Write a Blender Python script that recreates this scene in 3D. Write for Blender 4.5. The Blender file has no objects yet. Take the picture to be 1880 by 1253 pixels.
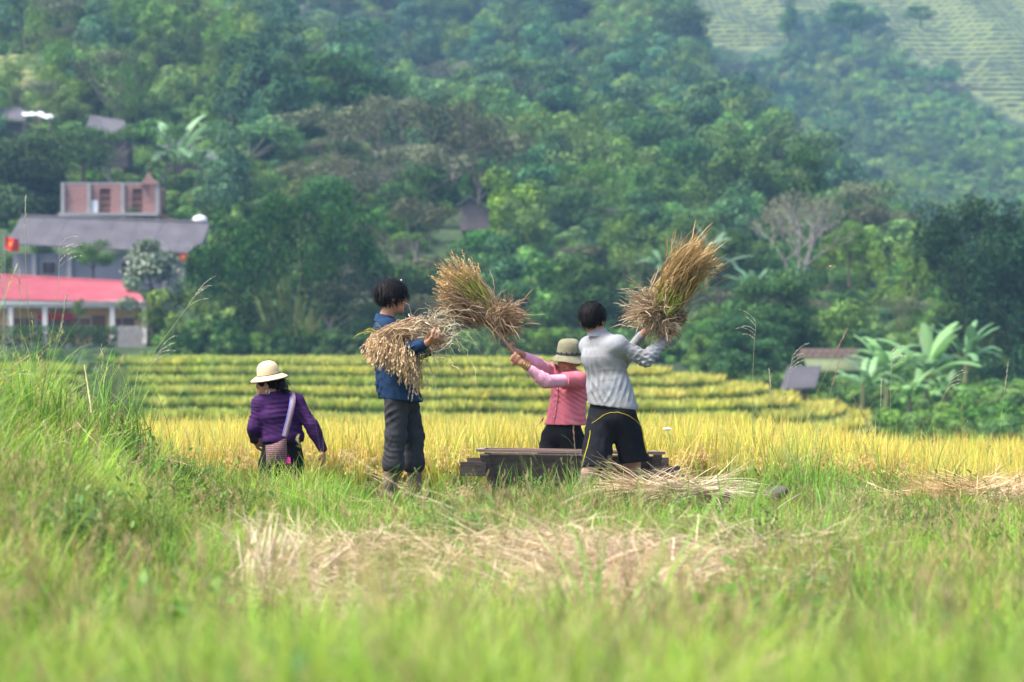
import bpy, math, random
import numpy as np
from mathutils import Vector, Matrix

# ------------------------------------------------------------------ camera, light, exposure
S = bpy.context.scene
F = 5222.2            # focal length in photograph pixels (100 mm on 36 mm, 1880 px)
CZ = 1.15             # camera height above the ground where the people stand
cam_d = bpy.data.cameras.new('camera'); cam = bpy.data.objects.new('camera', cam_d)
S.collection.objects.link(cam); S.camera = cam
cam.location = (0, 0, CZ); cam.rotation_euler = (math.radians(90), 0, 0)
cam_d.lens = 100; cam_d.sensor_width = 36; cam_d.clip_start = 0.05; cam_d.clip_end = 4000
cam_d.dof.use_dof = True; cam_d.dof.focus_distance = 20.9; cam_d.dof.aperture_fstop = 3.0
cam_d.dof.aperture_blades = 0

SUN_EL, SUN_AZ = math.radians(60), math.radians(250)   # azimuth clockwise from +Y: behind the camera, left
w = bpy.data.worlds.new('World'); S.world = w; w.use_nodes = True
nt = w.node_tree; bg = nt.nodes['Background']
sky = nt.nodes.new('ShaderNodeTexSky'); sky.sky_type = 'NISHITA'; sky.sun_disc = False
sky.sun_elevation = SUN_EL; sky.sun_rotation = SUN_AZ
sky.air_density = 1.0; sky.dust_density = 4.0; sky.ozone_density = 1.0
nt.links.new(sky.outputs[0], bg.inputs['Color']); bg.inputs['Strength'].default_value = 0.135
sl = bpy.data.lights.new('sun', 'SUN'); sl.energy = 2.5; sl.angle = math.radians(20); sl.color = (1, .95, .86)
so = bpy.data.objects.new('sun', sl); S.collection.objects.link(so)
sd = Vector((math.sin(SUN_AZ)*math.cos(SUN_EL), math.cos(SUN_AZ)*math.cos(SUN_EL), math.sin(SUN_EL)))
so.rotation_euler = sd.to_track_quat('Z', 'Y').to_euler()
S.view_settings.view_transform = 'Standard'; S.view_settings.look = 'None'
S.view_settings.gamma = 1; S.view_settings.use_curve_mapping = False
S.view_settings.exposure = 1.58
cy = S.cycles
cy.max_bounces = 6; cy.diffuse_bounces = 2; cy.glossy_bounces = 2; cy.transmission_bounces = 4
cy.transparent_max_bounces = 4; cy.volume_bounces = 0; cy.use_denoising = True
cy.caustics_reflective = False; cy.caustics_refractive = False
cy.sample_clamp_indirect = 4
try: cy.denoiser = 'OPENIMAGEDENOISE'
except Exception: pass

# ------------------------------------------------------------------ helpers
rng = np.random.default_rng(7)
def J(px, py, d):
    return np.array([(px-940)/F*d, d, CZ+(626.5-py)/F*d])
def A(*v): return np.array(v, float)
def nrm(v): v = np.asarray(v, float); return v/(np.linalg.norm(v)+1e-12)

_mats = {}
def rgb_mat(name, col=(.5,.5,.5), rough=.8, vcol=False, var=.0, nscale=8., bump=0., bscale=60., trans=0., rnd=0., stretch=(1,1,1), col2=None, spec=.3, metal=0.):
    """base colour (or the Col attribute) x noise variation; optional translucency and bump"""
    if name in _mats: return _mats[name]
    m = bpy.data.materials.new(name); m.use_nodes = True; n = m.node_tree; L = n.links
    b = n.nodes['Principled BSDF']; b.inputs['Roughness'].default_value = rough
    b.inputs['Specular IOR Level'].default_value = spec; b.inputs['Metallic'].default_value = metal
    tc = n.nodes.new('ShaderNodeTexCoord'); mp = n.nodes.new('ShaderNodeMapping')
    mp.inputs['Scale'].default_value = stretch; L.new(tc.outputs['Object'], mp.inputs['Vector'])
    if vcol:
        a = n.nodes.new('ShaderNodeAttribute'); a.attribute_name = 'Col'; c = a.outputs['Color']
    else:
        a = n.nodes.new('ShaderNodeRGB'); a.outputs[0].default_value = (*col, 1); c = a.outputs[0]
    if var or col2:
        no = n.nodes.new('ShaderNodeTexNoise'); no.inputs['Scale'].default_value = nscale
        no.inputs['Detail'].default_value = 6; no.inputs['Roughness'].default_value = .65
        L.new(mp.outputs[0], no.inputs['Vector'])
        r = n.nodes.new('ShaderNodeMapRange'); r.inputs[1].default_value = .3; r.inputs[2].default_value = .7
        if col2:
            r.inputs[3].default_value = 0; r.inputs[4].default_value = 1
            mx = n.nodes.new('ShaderNodeMix'); mx.data_type = 'RGBA'
            L.new(no.outputs[0], r.inputs[0]); L.new(r.outputs[0], mx.inputs[0]); L.new(c, mx.inputs[6])
            mx.inputs[7].default_value = (*col2, 1); c = mx.outputs[2]
        else:
            r.inputs[3].default_value = 1-var; r.inputs[4].default_value = 1+var
            L.new(no.outputs[0], r.inputs[0])
            mx = n.nodes.new('ShaderNodeVectorMath'); mx.operation = 'SCALE'
            L.new(c, mx.inputs[0]); L.new(r.outputs[0], mx.inputs[3]); c = mx.outputs[0]
    if rnd:
        oi = n.nodes.new('ShaderNodeObjectInfo'); hs = n.nodes.new('ShaderNodeHueSaturation')
        r1 = n.nodes.new('ShaderNodeMapRange'); r1.inputs[3].default_value = .5-.05*rnd; r1.inputs[4].default_value = .5+.04*rnd
        r2 = n.nodes.new('ShaderNodeMath'); r2.operation = 'MULTIPLY'; r2.inputs[1].default_value = 7.31
        r3 = n.nodes.new('ShaderNodeMath'); r3.operation = 'FRACT'
        r4 = n.nodes.new('ShaderNodeMapRange'); r4.inputs[3].default_value = 1-.7*rnd; r4.inputs[4].default_value = 1+.8*rnd
        r5 = n.nodes.new('ShaderNodeMath'); r5.operation = 'MULTIPLY'; r5.inputs[1].default_value = 37.7
        r6 = n.nodes.new('ShaderNodeMath'); r6.operation = 'FRACT'
        r7 = n.nodes.new('ShaderNodeMapRange'); r7.inputs[3].default_value = 1-.3*rnd; r7.inputs[4].default_value = 1+.1*rnd
        L.new(oi.outputs['Random'], r1.inputs[0]); L.new(oi.outputs['Random'], r2.inputs[0]); L.new(r2.outputs[0], r3.inputs[0])
        L.new(r3.outputs[0], r4.inputs[0]); L.new(oi.outputs['Random'], r5.inputs[0]); L.new(r5.outputs[0], r6.inputs[0]); L.new(r6.outputs[0], r7.inputs[0])
        L.new(r1.outputs[0], hs.inputs['Hue']); L.new(r4.outputs[0], hs.inputs['Value']); L.new(r7.outputs[0], hs.inputs['Saturation'])
        L.new(c, hs.inputs['Color']); c = hs.outputs[0]
    L.new(c, b.inputs['Base Color'])
    if bump:
        nb = n.nodes.new('ShaderNodeTexNoise'); nb.inputs['Scale'].default_value = bscale; nb.inputs['Detail'].default_value = 5
        L.new(mp.outputs[0], nb.inputs['Vector'])
        bp = n.nodes.new('ShaderNodeBump'); bp.inputs['Strength'].default_value = 1; bp.inputs['Distance'].default_value = bump
        L.new(nb.outputs[0], bp.inputs['Height']); L.new(bp.outputs[0], b.inputs['Normal'])
    if trans:
        t = n.nodes.new('ShaderNodeBsdfTranslucent'); L.new(c, t.inputs[0])
        ms = n.nodes.new('ShaderNodeMixShader'); ms.inputs[0].default_value = trans
        out = n.nodes['Material Output']
        L.new(b.outputs[0], ms.inputs[1]); L.new(t.outputs[0], ms.inputs[2]); L.new(ms.outputs[0], out.inputs[0])
    _mats[name] = m
    return m

class MB:
    """collects vertices, quads/triangles, colours and material slots, then becomes one mesh"""
    def __init__(s): s.V=[]; s.C=[]; s.Q=[]; s.QM=[]; s.T=[]; s.TM=[]; s.n=0
    def add(s, V, Fc, col=(.5,.5,.5), m=0):
        V = np.asarray(V, float).reshape(-1,3); Fc = np.asarray(Fc, int)
        c = np.asarray(col, float)
        if c.ndim == 1: c = np.tile(c, (len(V),1))
        s.V.append(V); s.C.append(c)
        if len(Fc):
            if Fc.shape[1] == 4: s.Q.append(Fc+s.n); s.QM.append(np.full(len(Fc), m))
            else: s.T.append(Fc+s.n); s.TM.append(np.full(len(Fc), m))
        s.n += len(V); return s
    def mesh(s, name, mats, smooth=True, off=None):
        V = np.concatenate(s.V); C = np.concatenate(s.C)
        if off is not None: V = V - np.asarray(off, float)
        me = bpy.data.meshes.new(name)
        Q = np.concatenate(s.Q) if s.Q else np.zeros((0,4), int); T = np.concatenate(s.T) if s.T else np.zeros((0,3), int)
        idx = np.concatenate([Q.ravel(), T.ravel()]).astype(np.int32)
        st = np.concatenate([np.arange(len(Q))*4, len(Q)*4+np.arange(len(T))*3]).astype(np.int32)
        mi = np.concatenate([np.concatenate(s.QM) if s.QM else np.zeros(0,int), np.concatenate(s.TM) if s.TM else np.zeros(0,int)]).astype(np.int32)
        me.vertices.add(len(V)); me.vertices.foreach_set('co', V.astype(np.float32).ravel())
        me.loops.add(len(idx)); me.loops.foreach_set('vertex_index', idx)
        me.polygons.add(len(st)); me.polygons.foreach_set('loop_start', st)
        me.polygons.foreach_set('material_index', mi)
        me.update(calc_edges=True)
        me.polygons.foreach_set('use_smooth', np.full(len(st), smooth))
        at = me.color_attributes.new('Col', 'FLOAT_COLOR', 'POINT')
        at.data.foreach_set('color', np.hstack([C, np.ones((len(C),1))]).astype(np.float32).ravel())
        for m in (mats if isinstance(mats, (list, tuple)) else [mats]): me.materials.append(m)
        return me
    def obj(s, name, mats, parent=None, smooth=True, loc=None, **kw):
        off = None
        if parent is not None and loc is None: off = wloc(parent)
        elif loc is not None: off = loc
        o = bpy.data.objects.new(name, s.mesh(name, mats, smooth, off))
        S.collection.objects.link(o)
        if parent is not None: o.parent = parent
        if loc is not None: o.location = loc
        for k, v in kw.items(): o[k] = v
        return o
def wloc(o):
    p = np.array(o.location)
    while o.parent is not None: o = o.parent; p = p+np.array(o.location)
    return p
def thing(name, label, cat, loc, group=None):
    o = bpy.data.objects.new(name, None); S.collection.objects.link(o); o.location = tuple(loc); o.empty_display_size = .2
    o['label'] = label; o['category'] = cat
    if group: o['group'] = group
    return o

def ribbons(mb, C, W, side, col, m=0):
    """C (N,S,3) centre lines, W (N,S) half widths, side (N,3)"""
    N, Sg = C.shape[:2]
    side = side/(np.linalg.norm(side, axis=1, keepdims=True)+1e-9)
    o = side[:,None,:]*W[:,:,None]
    V = np.stack([C-o, C+o], 2).reshape(-1,3)
    b = (np.arange(N)[:,None]*Sg+np.arange(Sg-1)[None,:]).ravel()*2
    Fc = np.stack([b, b+1, b+3, b+2], 1)
    col = np.asarray(col, float)
    if col.ndim == 1: col = np.broadcast_to(col, (N,Sg,3))
    if col.ndim == 2: col = np.broadcast_to(col[:,None,:], (N,Sg,3))
    mb.add(V, Fc, np.repeat(col.reshape(-1,3), 2, 0), m)
def blade_lines(p, az, th0, bend, Ln, Sg, pw=1.3):
    N = len(az); t = (np.arange(Sg-1)+.5)/(Sg-1)
    th = th0[:,None]+bend[:,None]*t[None,:]**pw
    st = (Ln/(Sg-1))[:,None]
    d = np.stack([np.sin(th)*np.cos(az)[:,None], np.sin(th)*np.sin(az)[:,None], np.cos(th)], 2)*st[:,:,None]
    return np.concatenate([p[:,None,:], p[:,None,:]+np.cumsum(d, 1)], 1)
def lerpc(a, b, t): a=np.asarray(a,float); b=np.asarray(b,float); t=np.asarray(t)[...,None]; return a*(1-t)+b*t
def tube(mb, P, R, n=6, col=(.5,.5,.5), m=0, cap=True):
    P = np.asarray(P, float); K = len(P); R = np.broadcast_to(np.asarray(R, float), (K,))
    T = np.gradient(P, axis=0); T /= (np.linalg.norm(T, axis=1, keepdims=True)+1e-9)
    ref = A(0,0,1) if abs(T[0][2]) < .8 else A(1,0,0)
    V = []
    for i in range(K):
        u = nrm(np.cross(T[i], ref)); v = np.cross(T[i], u)
        a = np.arange(n)*2*np.pi/n
        V.append(P[i]+R[i]*(np.cos(a)[:,None]*u+np.sin(a)[:,None]*v))
    V = np.concatenate(V); i = np.arange(K-1)[:,None]*n; j = np.arange(n)[None,:]; j2 = (j+1)%n
    Fc = np.stack([(i+j).ravel(), (i+j2).ravel(), (i+n+j2).ravel(), (i+n+j).ravel()], 1)
    mb.add(V, Fc, col, m)
    if cap and n >= 4:
        for e, rev in ((0, True), (K-1, False)):
            ring = list(range(e*n, e*n+n)); ring = ring[::-1] if rev else ring
            mb.add(np.vstack([V[ring], V[ring].mean(0)]), [[k, (k+1)%n, n] for k in range(n)], col if np.ndim(col)==1 else col[0], m)
def box(mb, lo, hi, col=(.5,.5,.5), m=0, rot=0., piv=None, bev=0):
    lo, hi = np.array(lo,float), np.array(hi,float)
    V = np.array([[x,y,z] for z in (lo[2],hi[2]) for y in (lo[1],hi[1]) for x in (lo[0],hi[0])])
    if rot:
        pv = np.array(piv if piv is not None else (lo+hi)/2); c, s_ = math.cos(rot), math.sin(rot); d = V-pv
        V = np.stack([d[:,0]*c-d[:,1]*s_, d[:,0]*s_+d[:,1]*c, d[:,2]], 1)+pv
    mb.add(V, [[0,2,3,1],[4,5,7,6],[0,1,5,4],[2,6,7,3],[0,4,6,2],[1,3,7,5]], col, m)
def plate(mb, P4, th, col=(.5,.5,.5), m=0):
    """slab from 4 corner points with thickness along its normal"""
    P4 = np.array(P4, float); n = nrm(np.cross(P4[1]-P4[0], P4[3]-P4[0]))*th
    V = np.vstack([P4, P4-n])
    mb.add(V, [[0,1,2,3],[7,6,5,4],[0,4,5,1],[1,5,6,2],[2,6,7,3],[3,7,4,0]], col, m)

# smooth pseudo noise on points
_nd = np.random.default_rng(3).normal(size=(24,3)); _np = np.random.default_rng(4).uniform(0,6.28,24)
def snoise(P, fr, seed=0, octs=4):
    P = np.asarray(P, float); r = 0; amp = 1.; tot = 0
    for o in range(octs):
        k = (seed*5+o*3)%18
        w_ = np.sin(P@(_nd[k]*fr)+_np[k]+2*np.sin(P@(_nd[k+1]*fr*.6)+_np[k+1]))*np.cos(P@(_nd[k+2]*fr*1.1)+_np[k+3]+seed)
        r = r+amp*w_; tot += amp; amp *= .55; fr *= 1.95
    return r/tot

# ------------------------------------------------------------------ signed distance bodies -> one continuous mesh
class SDF:
    def __init__(s, lo, hi, h):
        s.lo = np.array(lo,float); s.h = h; s.n = (np.ceil((np.array(hi)-lo)/h)).astype(int)+1
        s.f = np.full(s.n, .15, np.float32)
    def blk(s, lo, hi, pad):
        a = np.clip(np.floor((np.minimum(lo,hi)-pad-s.lo)/s.h).astype(int), 0, s.n); b = np.clip(np.ceil((np.maximum(lo,hi)+pad-s.lo)/s.h).astype(int), 0, s.n)
        sl_ = tuple(slice(a[i], b[i]) for i in range(3))
        g = [(s.lo[i]+np.arange(a[i], b[i])*s.h).astype(np.float32) for i in range(3)]
        return sl_, g[0][:,None,None], g[1][None,:,None], g[2][None,None,:]
    def put(s, sl_, d, k):
        f = s.f[sl_]
        if d.size == 0: return
        if k > 0:
            h = np.maximum(k-np.abs(f-d), 0)/k; s.f[sl_] = np.minimum(f, d)-h*h*k*.25
        else: s.f[sl_] = np.minimum(f, d)
    def ecap(s, P, Q, u, ra, rb, k=.02):
        P = np.array(P,float); Q = np.array(Q,float); w_ = Q-P; L = np.linalg.norm(w_)+1e-9; w_ = w_/L
        u = np.array(u,float); u = nrm(u-w_*(u@w_)); v = np.cross(w_, u)
        pad = max(max(ra), max(rb))+k+.03
        sl_, X, Y, Z = s.blk(P, Q, pad)
        X = X-P[0]; Y = Y-P[1]; Z = Z-P[2]
        a = X*w_[0]+Y*w_[1]+Z*w_[2]; t = np.clip(a/L, 0, 1); dl = a-t*L
        du = X*u[0]+Y*u[1]+Z*u[2]; dv = X*v[0]+Y*v[1]+Z*v[2]
        ru = ra[0]+(rb[0]-ra[0])*t; rv = ra[1]+(rb[1]-ra[1])*t; rm = np.minimum(ru, rv)
        d = (np.sqrt((du/ru)**2+(dv/rv)**2+(dl/rm)**2)-1)*rm
        s.put(sl_, d.astype(np.float32), k)
    def cap(s, P, Q, ra, rb, k=.02): s.ecap(P, Q, A(.31,.77,.55), (ra,ra), (rb,rb), k)
    def ell(s, C, ax, r, k=.02, sub=False):
        C = np.array(C,float); R = np.array(ax,float); pad = max(r)+k+.03
        sl_, X, Y, Z = s.blk(C, C, pad); X = X-C[0]; Y = Y-C[1]; Z = Z-C[2]
        q = 0; g = 0
        for i in range(3):
            e = (X*R[i][0]+Y*R[i][1]+Z*R[i][2])/r[i]; q = q+e*e; g = g+(e/r[i])**2
        k0 = np.sqrt(q); d = k0*(k0-1)/(np.sqrt(g)+1e-6)
        if sub:
            if k > 0:
                f = s.f[sl_]; h = np.maximum(k-np.abs(f+d), 0)/k; s.f[sl_] = np.maximum(f, -d)+h*h*k*.25
            else: s.f[sl_] = np.maximum(s.f[sl_], -d)
        else: s.put(sl_, d.astype(np.float32), k)
    def chain(s, pts, u, radii, k=.02):
        for i in range(len(pts)-1): s.ecap(pts[i], pts[i+1], u, radii[i], radii[i+1], k)
    def plane(s, p, n, k=0.006):
        """keep the side the normal points away from"""
        n = nrm(n); g = [(s.lo[i]+np.arange(s.n[i])*s.h).astype(np.float32) for i in range(3)]
        d = (g[0][:,None,None]-p[0])*n[0]+(g[1][None,:,None]-p[1])*n[1]+(g[2][None,None,:]-p[2])*n[2]
        h = np.maximum(k-np.abs(s.f-d), 0)/k; s.f = np.maximum(s.f, d)+h*h*k*.25
    def plane_local(s, p, n, rad, k=0.006):
        n = nrm(n); p = np.array(p,float); sl_, X, Y, Z = s.blk(p, p, rad)
        d = (X-p[0])*n[0]+(Y-p[1])*n[1]+(Z-p[2])*n[2]
        r = np.sqrt((X-p[0])**2+(Y-p[1])**2+(Z-p[2])**2)
        s.f[sl_] = np.where(r < rad, np.maximum(s.f[sl_], d), s.f[sl_])
    def extract(s):
        f = s.f.copy(); f[0]=f[-1]=.1; f[:,0]=f[:,-1]=.1; f[:,:,0]=f[:,:,-1]=.1
        neg = f < 0
        cnt = np.zeros(s.n-1, np.int8)
        cs = [(a,b,c) for a in (0,1) for b in (0,1) for c in (0,1)]
        nx, ny, nz = s.n
        def sub(arr, c): return arr[c[0]:nx-1+c[0], c[1]:ny-1+c[1], c[2]:nz-1+c[2]]
        for c in cs: cnt += sub(neg, c)
        act = (cnt > 0)&(cnt < 8); ci = np.argwhere(act); vid = np.full(s.n-1, -1, np.int64); vid[act] = np.arange(len(ci))
        acc = np.zeros((len(ci),3)); num = np.zeros(len(ci))
        for i, a in enumerate(cs):
            for b in cs[i+1:]:
                if sum(abs(a[q]-b[q]) for q in range(3)) != 1: continue
                fa = f[ci[:,0]+a[0], ci[:,1]+a[1], ci[:,2]+a[2]]; fb = f[ci[:,0]+b[0], ci[:,1]+b[1], ci[:,2]+b[2]]
                x = (fa < 0) != (fb < 0); t = np.where(x, fa/(fa-fb+1e-12), 0)[:,None]
                acc += np.where(x[:,None], np.array(a)+(np.array(b)-np.array(a))*t, 0); num += x
        V = s.lo+(ci+acc/num[:,None])*s.h
        Q = []
        for ax in range(3):
            b1, b2 = (ax+1)%3, (ax+2)%3
            e1 = np.take(neg, range(0, s.n[ax]-1), ax); e2 = np.take(neg, range(1, s.n[ax]), ax)
            for flip, msk in ((False, e1 & ~e2), (True, ~e1 & e2)):
                p = np.argwhere(msk); p = p[(p[:,b1] > 0)&(p[:,b2] > 0)&(p[:,b1] < s.n[b1]-1)&(p[:,b2] < s.n[b2]-1)]
                def g(o1, o2):
                    q = p.copy(); q[:,b1] -= o1; q[:,b2] -= o2; return vid[q[:,0], q[:,1], q[:,2]]
                q = np.stack([g(1,1), g(0,1), g(0,0), g(1,0)], 1)
                Q.append(q[:,::-1] if flip else q)
        return V, np.concatenate(Q)
def vnormals(V, Q):
    n = np.cross(V[Q[:,2]]-V[Q[:,0]], V[Q[:,3]]-V[Q[:,1]]); N = np.zeros_like(V)
    for i in range(4): np.add.at(N, Q[:,i], n)
    return N/(np.linalg.norm(N, axis=1, keepdims=True)+1e-12)
def folds(V, N, packets, seed=0):
    """cloth creases: localised ridged waves (centre, direction across the crease, wavelength, reach, height)"""
    d = np.zeros(len(V))
    for i, (c, dr, lam, R, amp) in enumerate(packets):
        q = V-np.array(c); dr = nrm(dr); al = q@dr
        wr = snoise(V, 9, seed+i, 2)*1.4
        ph = 2*np.pi*al/lam+wr
        ridge = 1-np.abs(np.sin(ph*.5))*1.6
        d += amp*ridge*np.exp(-(q**2).sum(1)/(R*R))
    return V+N*d[:,None]
# ------------------------------------------------------------------ terrain
def sstep(a, b, x): t = np.clip((np.asarray(x,float)-a)/(b-a), 0, 1); return t*t*(3-2*t)
def ip(x, xs, ys): return np.interp(x, xs, ys)
def Hnear(x, y):
    x = np.asarray(x,float); y = np.asarray(y,float)
    base = ip(y, [-8,3,5,8,9.6,10.6,13.5,14.6,16,18,20.6,21.1,21.7,24,34,46,70,112,150], [-1.2,-.68,-.78,-1.03,-1.14,-1.15,-1.07,-1.18,-1.26,-1.25,-1.17,-1.28,-1.42,-1.45,-1.62,-3.8,-5.9,-6.2,-6.2])
    dip = sstep(-1.0,-1.35,x)*sstep(19.7,20.3,y)*sstep(24,22,y)          # lower plot where the purple figure stands
    base = base-dip*np.clip(base+1.66, 0, 1)
    base = base-.22*sstep(2.6,4.2,x)*sstep(20,23,y)*sstep(45,36,y)
    bank = .62*sstep(-2.0,-3.6,x+.02*(18-y))*sstep(11,17,y)*sstep(23,20.5,y)
    bank = bank+.22*sstep(-1.2,-2.4,x)*sstep(5,9,y)*sstep(20,14,y)
    bank = bank+.15*sstep(-1.12,-1.35,x)*sstep(16.5,18.4,y)*sstep(20.1,19.6,y)
    bump = .05*snoise(np.stack([x,y,0*x],-1), 1.3, 1)+.02*snoise(np.stack([x,y,0*x],-1), 5, 2)
    lump = .09*snoise(np.stack([x,y,0*x],-1), .8, 5)*sstep(19,15,y)
    return base+bank+(bump+lump)*sstep(40,22,y)
def Hfar(x, y):
    x = np.asarray(x,float); y = np.asarray(y,float); u = x/np.maximum(y,1)
    wob = .012*snoise(np.stack([x*.3,y,0*x],-1), .02, 3)
    u = u+wob
    rgt = sstep(.03,.10,u)
    floor = (1-rgt)*ip(y,[110,165,180,193,200,215,240,300],[-6.2,-5.6,-4.2,-1.2,-.8,-.2,.5,1])+rgt*ip(y,[110,150,200,260,300,400],[-5.4,-4.9,-3.2,-1.2,0,2])
    A_ = np.minimum(ip(y,[165,195,202,208,213,225,233,240,252,290,340,400,520,700],[-30,-1.6,-.5,-.1,.3,3.6,6.0,9.2,10.5,18.5,30,42,60,80]), y*ip(u,[-.2,-.098,-.0555,-.0172,.0115,.04,.06],[.13,.098,.07,.045,.02,-.01,-.05]))
    B_ = np.minimum(ip(y,[165,195,202,222,250,300,400,500,600,760,1500],[-30,-1.6,-.6,.2,7,12,25,41,66,95,150]), y*ip(u,[-.2,.05,.0555,.069,.1187,.136,.155,.18],[.2,.14,.108,.072,.03,.018,.002,-.02]))
    C_ = ip(y,[120,170,200,300,400,480,550,650,750,850,950,1100,1500],[-6.5,-4.8,-3.2,-1.5,0,5,11,29,54,84,118,165,300])-200*sstep(.06,.0,u)
    h = np.maximum(np.maximum(A_, B_), np.maximum(C_, floor))
    nz = snoise(np.stack([x,y,0*x],-1), .035, 4)*sstep(230,420,y)*3.0
    return h+nz
def H(x, y):
    x = np.asarray(x,float); y = np.asarray(y,float); t = sstep(112,132,y)
    return CZ+(1-t)*Hnear(x, np.minimum(y,150))+t*Hfar(x, np.maximum(y,100))
def topix(x, y, z): return 940+F*x/y, 626.5-F*(z-CZ)/y

# picture areas used to decide where forest grows and where fields lie (all are places on the hills)
def in_poly(px, py, poly):
    inside = np.zeros(np.shape(px), bool); n = len(poly)
    for i in range(n):
        x1,y1 = poly[i]; x2,y2 = poly[(i+1)%n]
        c = ((y1 > py) != (y2 > py)) & (px < (x2-x1)*(py-y1)/(y2-y1+1e-9)+x1)
        inside ^= c
    return inside
TERR_R = [(1640,80),(1960,275),(2300,440),(2300,-300),(1120,-300),(1240,-20),(1275,60),(1330,92),(1420,86),(1480,30),(1560,12),(1620,20)]
TERR_S = [(1650,95),(1720,150),(1860,190),(1960,235),(1640,58)]
TERR_L = [(-200,105),(85,110),(95,150),(170,170),(150,200),(-200,200)]
SLIDE1 = [(1432,138),(1458,142),(1460,178),(1445,190),(1434,170)]
SLIDE2 = [(1590,388),(1615,384),(1650,420),(1640,442),(1612,440)]
SCRUB = [(1700,200),(1980,300),(1980,460),(1600,460),(1560,300),(1640,190)]

mat_hill = rgb_mat('hillside_soil_and_scrub', vcol=True, var=.35, nscale=.35, bump=.3, bscale=1.5, rough=1)
mat_field = rgb_mat('damp_field_soil', vcol=True, var=.4, nscale=9, bump=.02, bscale=40, rough=1)
def grid_mesh(name, ys, xs_of, hf, colf, mat, nx, **kw):
    Y = np.repeat(ys[:,None], nx, 1); X = xs_of(ys)
    Z = hf(X, Y); V = np.stack([X,Y,Z],-1).reshape(-1,3)
    i = np.arange(len(ys)-1)[:,None]*nx+np.arange(nx-1)[None,:]; i = i.ravel()
    m = MB(); m.add(V, np.stack([i,i+1,i+nx+1,i+nx],1), colf(X,Y,Z).reshape(-1,3)); return m.obj(name, mat, **kw)
def near_col(X,Y,Z):
    n = snoise(np.stack([X,Y,0*X],-1), 2.2, 6)
    c = lerpc((.03,.055,.012),(.07,.085,.03), sstep(-.3,.5,n))
    s = straw_mask(X,Y)[...,None]; return c*(1-s)+A(.30,.22,.12)*s
def straw_mask(x, y):
    x = np.asarray(x,float); y = np.asarray(y,float)
    n = snoise(np.stack([x,y,0*x],-1), 1.1, 9)
    px = 940+F*x/np.maximum(y,1)
    a = sstep(9.8,10.6,y)*sstep(14.2,13.4,y)*sstep(420,600,px)*sstep(1620,1150,px)
    b = sstep(19.6,20.3,y)*sstep(23.8,23.0,y)*sstep(.6,.0,np.abs(n))*(.05+.5*sstep(1450,1650,px))
    return np.clip(a*sstep(-.38,.0,n+.35*sstep(1000,600,px))*.9+b, 0, 1)
ys = np.concatenate([np.arange(-8,26,.16), np.geomspace(26,150,120)[1:]])
grid_mesh('ground', ys, lambda y: np.linspace(-1,1,150)[None,:]*(5+.32*np.abs(y))[:,None], H, near_col, mat_field, 150, kind='structure')
def hill_col(X,Y,Z):
    px, py = topix(X,Y,Z); n = snoise(np.stack([X,Y,Z],-1), .08, 7)
    c = lerpc((.02,.042,.015),(.045,.075,.028), sstep(-.5,.5,n))
    px = px+14*snoise(np.stack([X,Y,Z],-1), .25, 2); py = py+10*snoise(np.stack([X,Y,Z],-1), .25, 5)
    for p, cc in ((TERR_R,(.12,.15,.05)),(SLIDE1,(.26,.15,.11)),(SLIDE2,(.36,.22,.17)),(SCRUB,(.035,.065,.025)),(TERR_L,(.17,.19,.06))):
        c = np.where(in_poly(px,py,p)[...,None], A(*cc)*(1+.25*n[...,None]), c)
    return c
ys = np.concatenate([np.geomspace(150,420,150), np.geomspace(420,1500,330)[1:]])
grid_mesh('hillside', ys, lambda y: np.linspace(-1,1,240)[None,:]*(5+.32*y)[:,None], lambda x,y: H(x,y)-.0, hill_col, mat_hill, 240, kind='structure')

# stepped paddies high on the right hill
def terr_h(x, y, step=1.25):
    h = H(x, y)+.8; hh = h/step+.5*snoise(np.stack([x,y,0*x],-1), .012, 8,2); k = np.floor(hh); fr = hh-k
    return (k+sstep(.80,1.0,fr)-.5*snoise(np.stack([x,y,0*x],-1), .012, 8,2))*step, k, fr
def terr_patch(name, y0, y1, x0, x1, ny, nx, poly, step, cols):
    Y, X = np.meshgrid(np.linspace(y0,y1,ny), np.linspace(x0,x1,nx), indexing='ij')
    Z, k, fr = terr_h(X, Y, step); px, py = topix(X,Y,H(X,Y))
    ins = in_poly(px, py, poly)
    i = np.arange(ny-1)[:,None]*nx+np.arange(nx-1)[None,:]; i = i.ravel(); ok = ins.ravel()[i]
    kr = (np.sin(k*12.9898)*43758.5)%1
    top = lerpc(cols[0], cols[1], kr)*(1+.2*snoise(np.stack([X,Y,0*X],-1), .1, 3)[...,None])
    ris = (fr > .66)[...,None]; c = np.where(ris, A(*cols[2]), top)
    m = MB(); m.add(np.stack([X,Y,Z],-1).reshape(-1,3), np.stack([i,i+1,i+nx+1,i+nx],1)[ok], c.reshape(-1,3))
    m.obj(name, rgb_mat('paddy_steps', vcol=True, rough=1, var=.08, nscale=.2), smooth=False, kind='structure')
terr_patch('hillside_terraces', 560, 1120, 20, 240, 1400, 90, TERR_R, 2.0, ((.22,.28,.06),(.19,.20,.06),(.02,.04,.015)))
terr_patch('hillside_terraces', 250, 420, -90, -35, 300, 50, TERR_L, 1.2, ((.30,.26,.10),(.16,.22,.06),(.05,.09,.03)))

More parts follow.
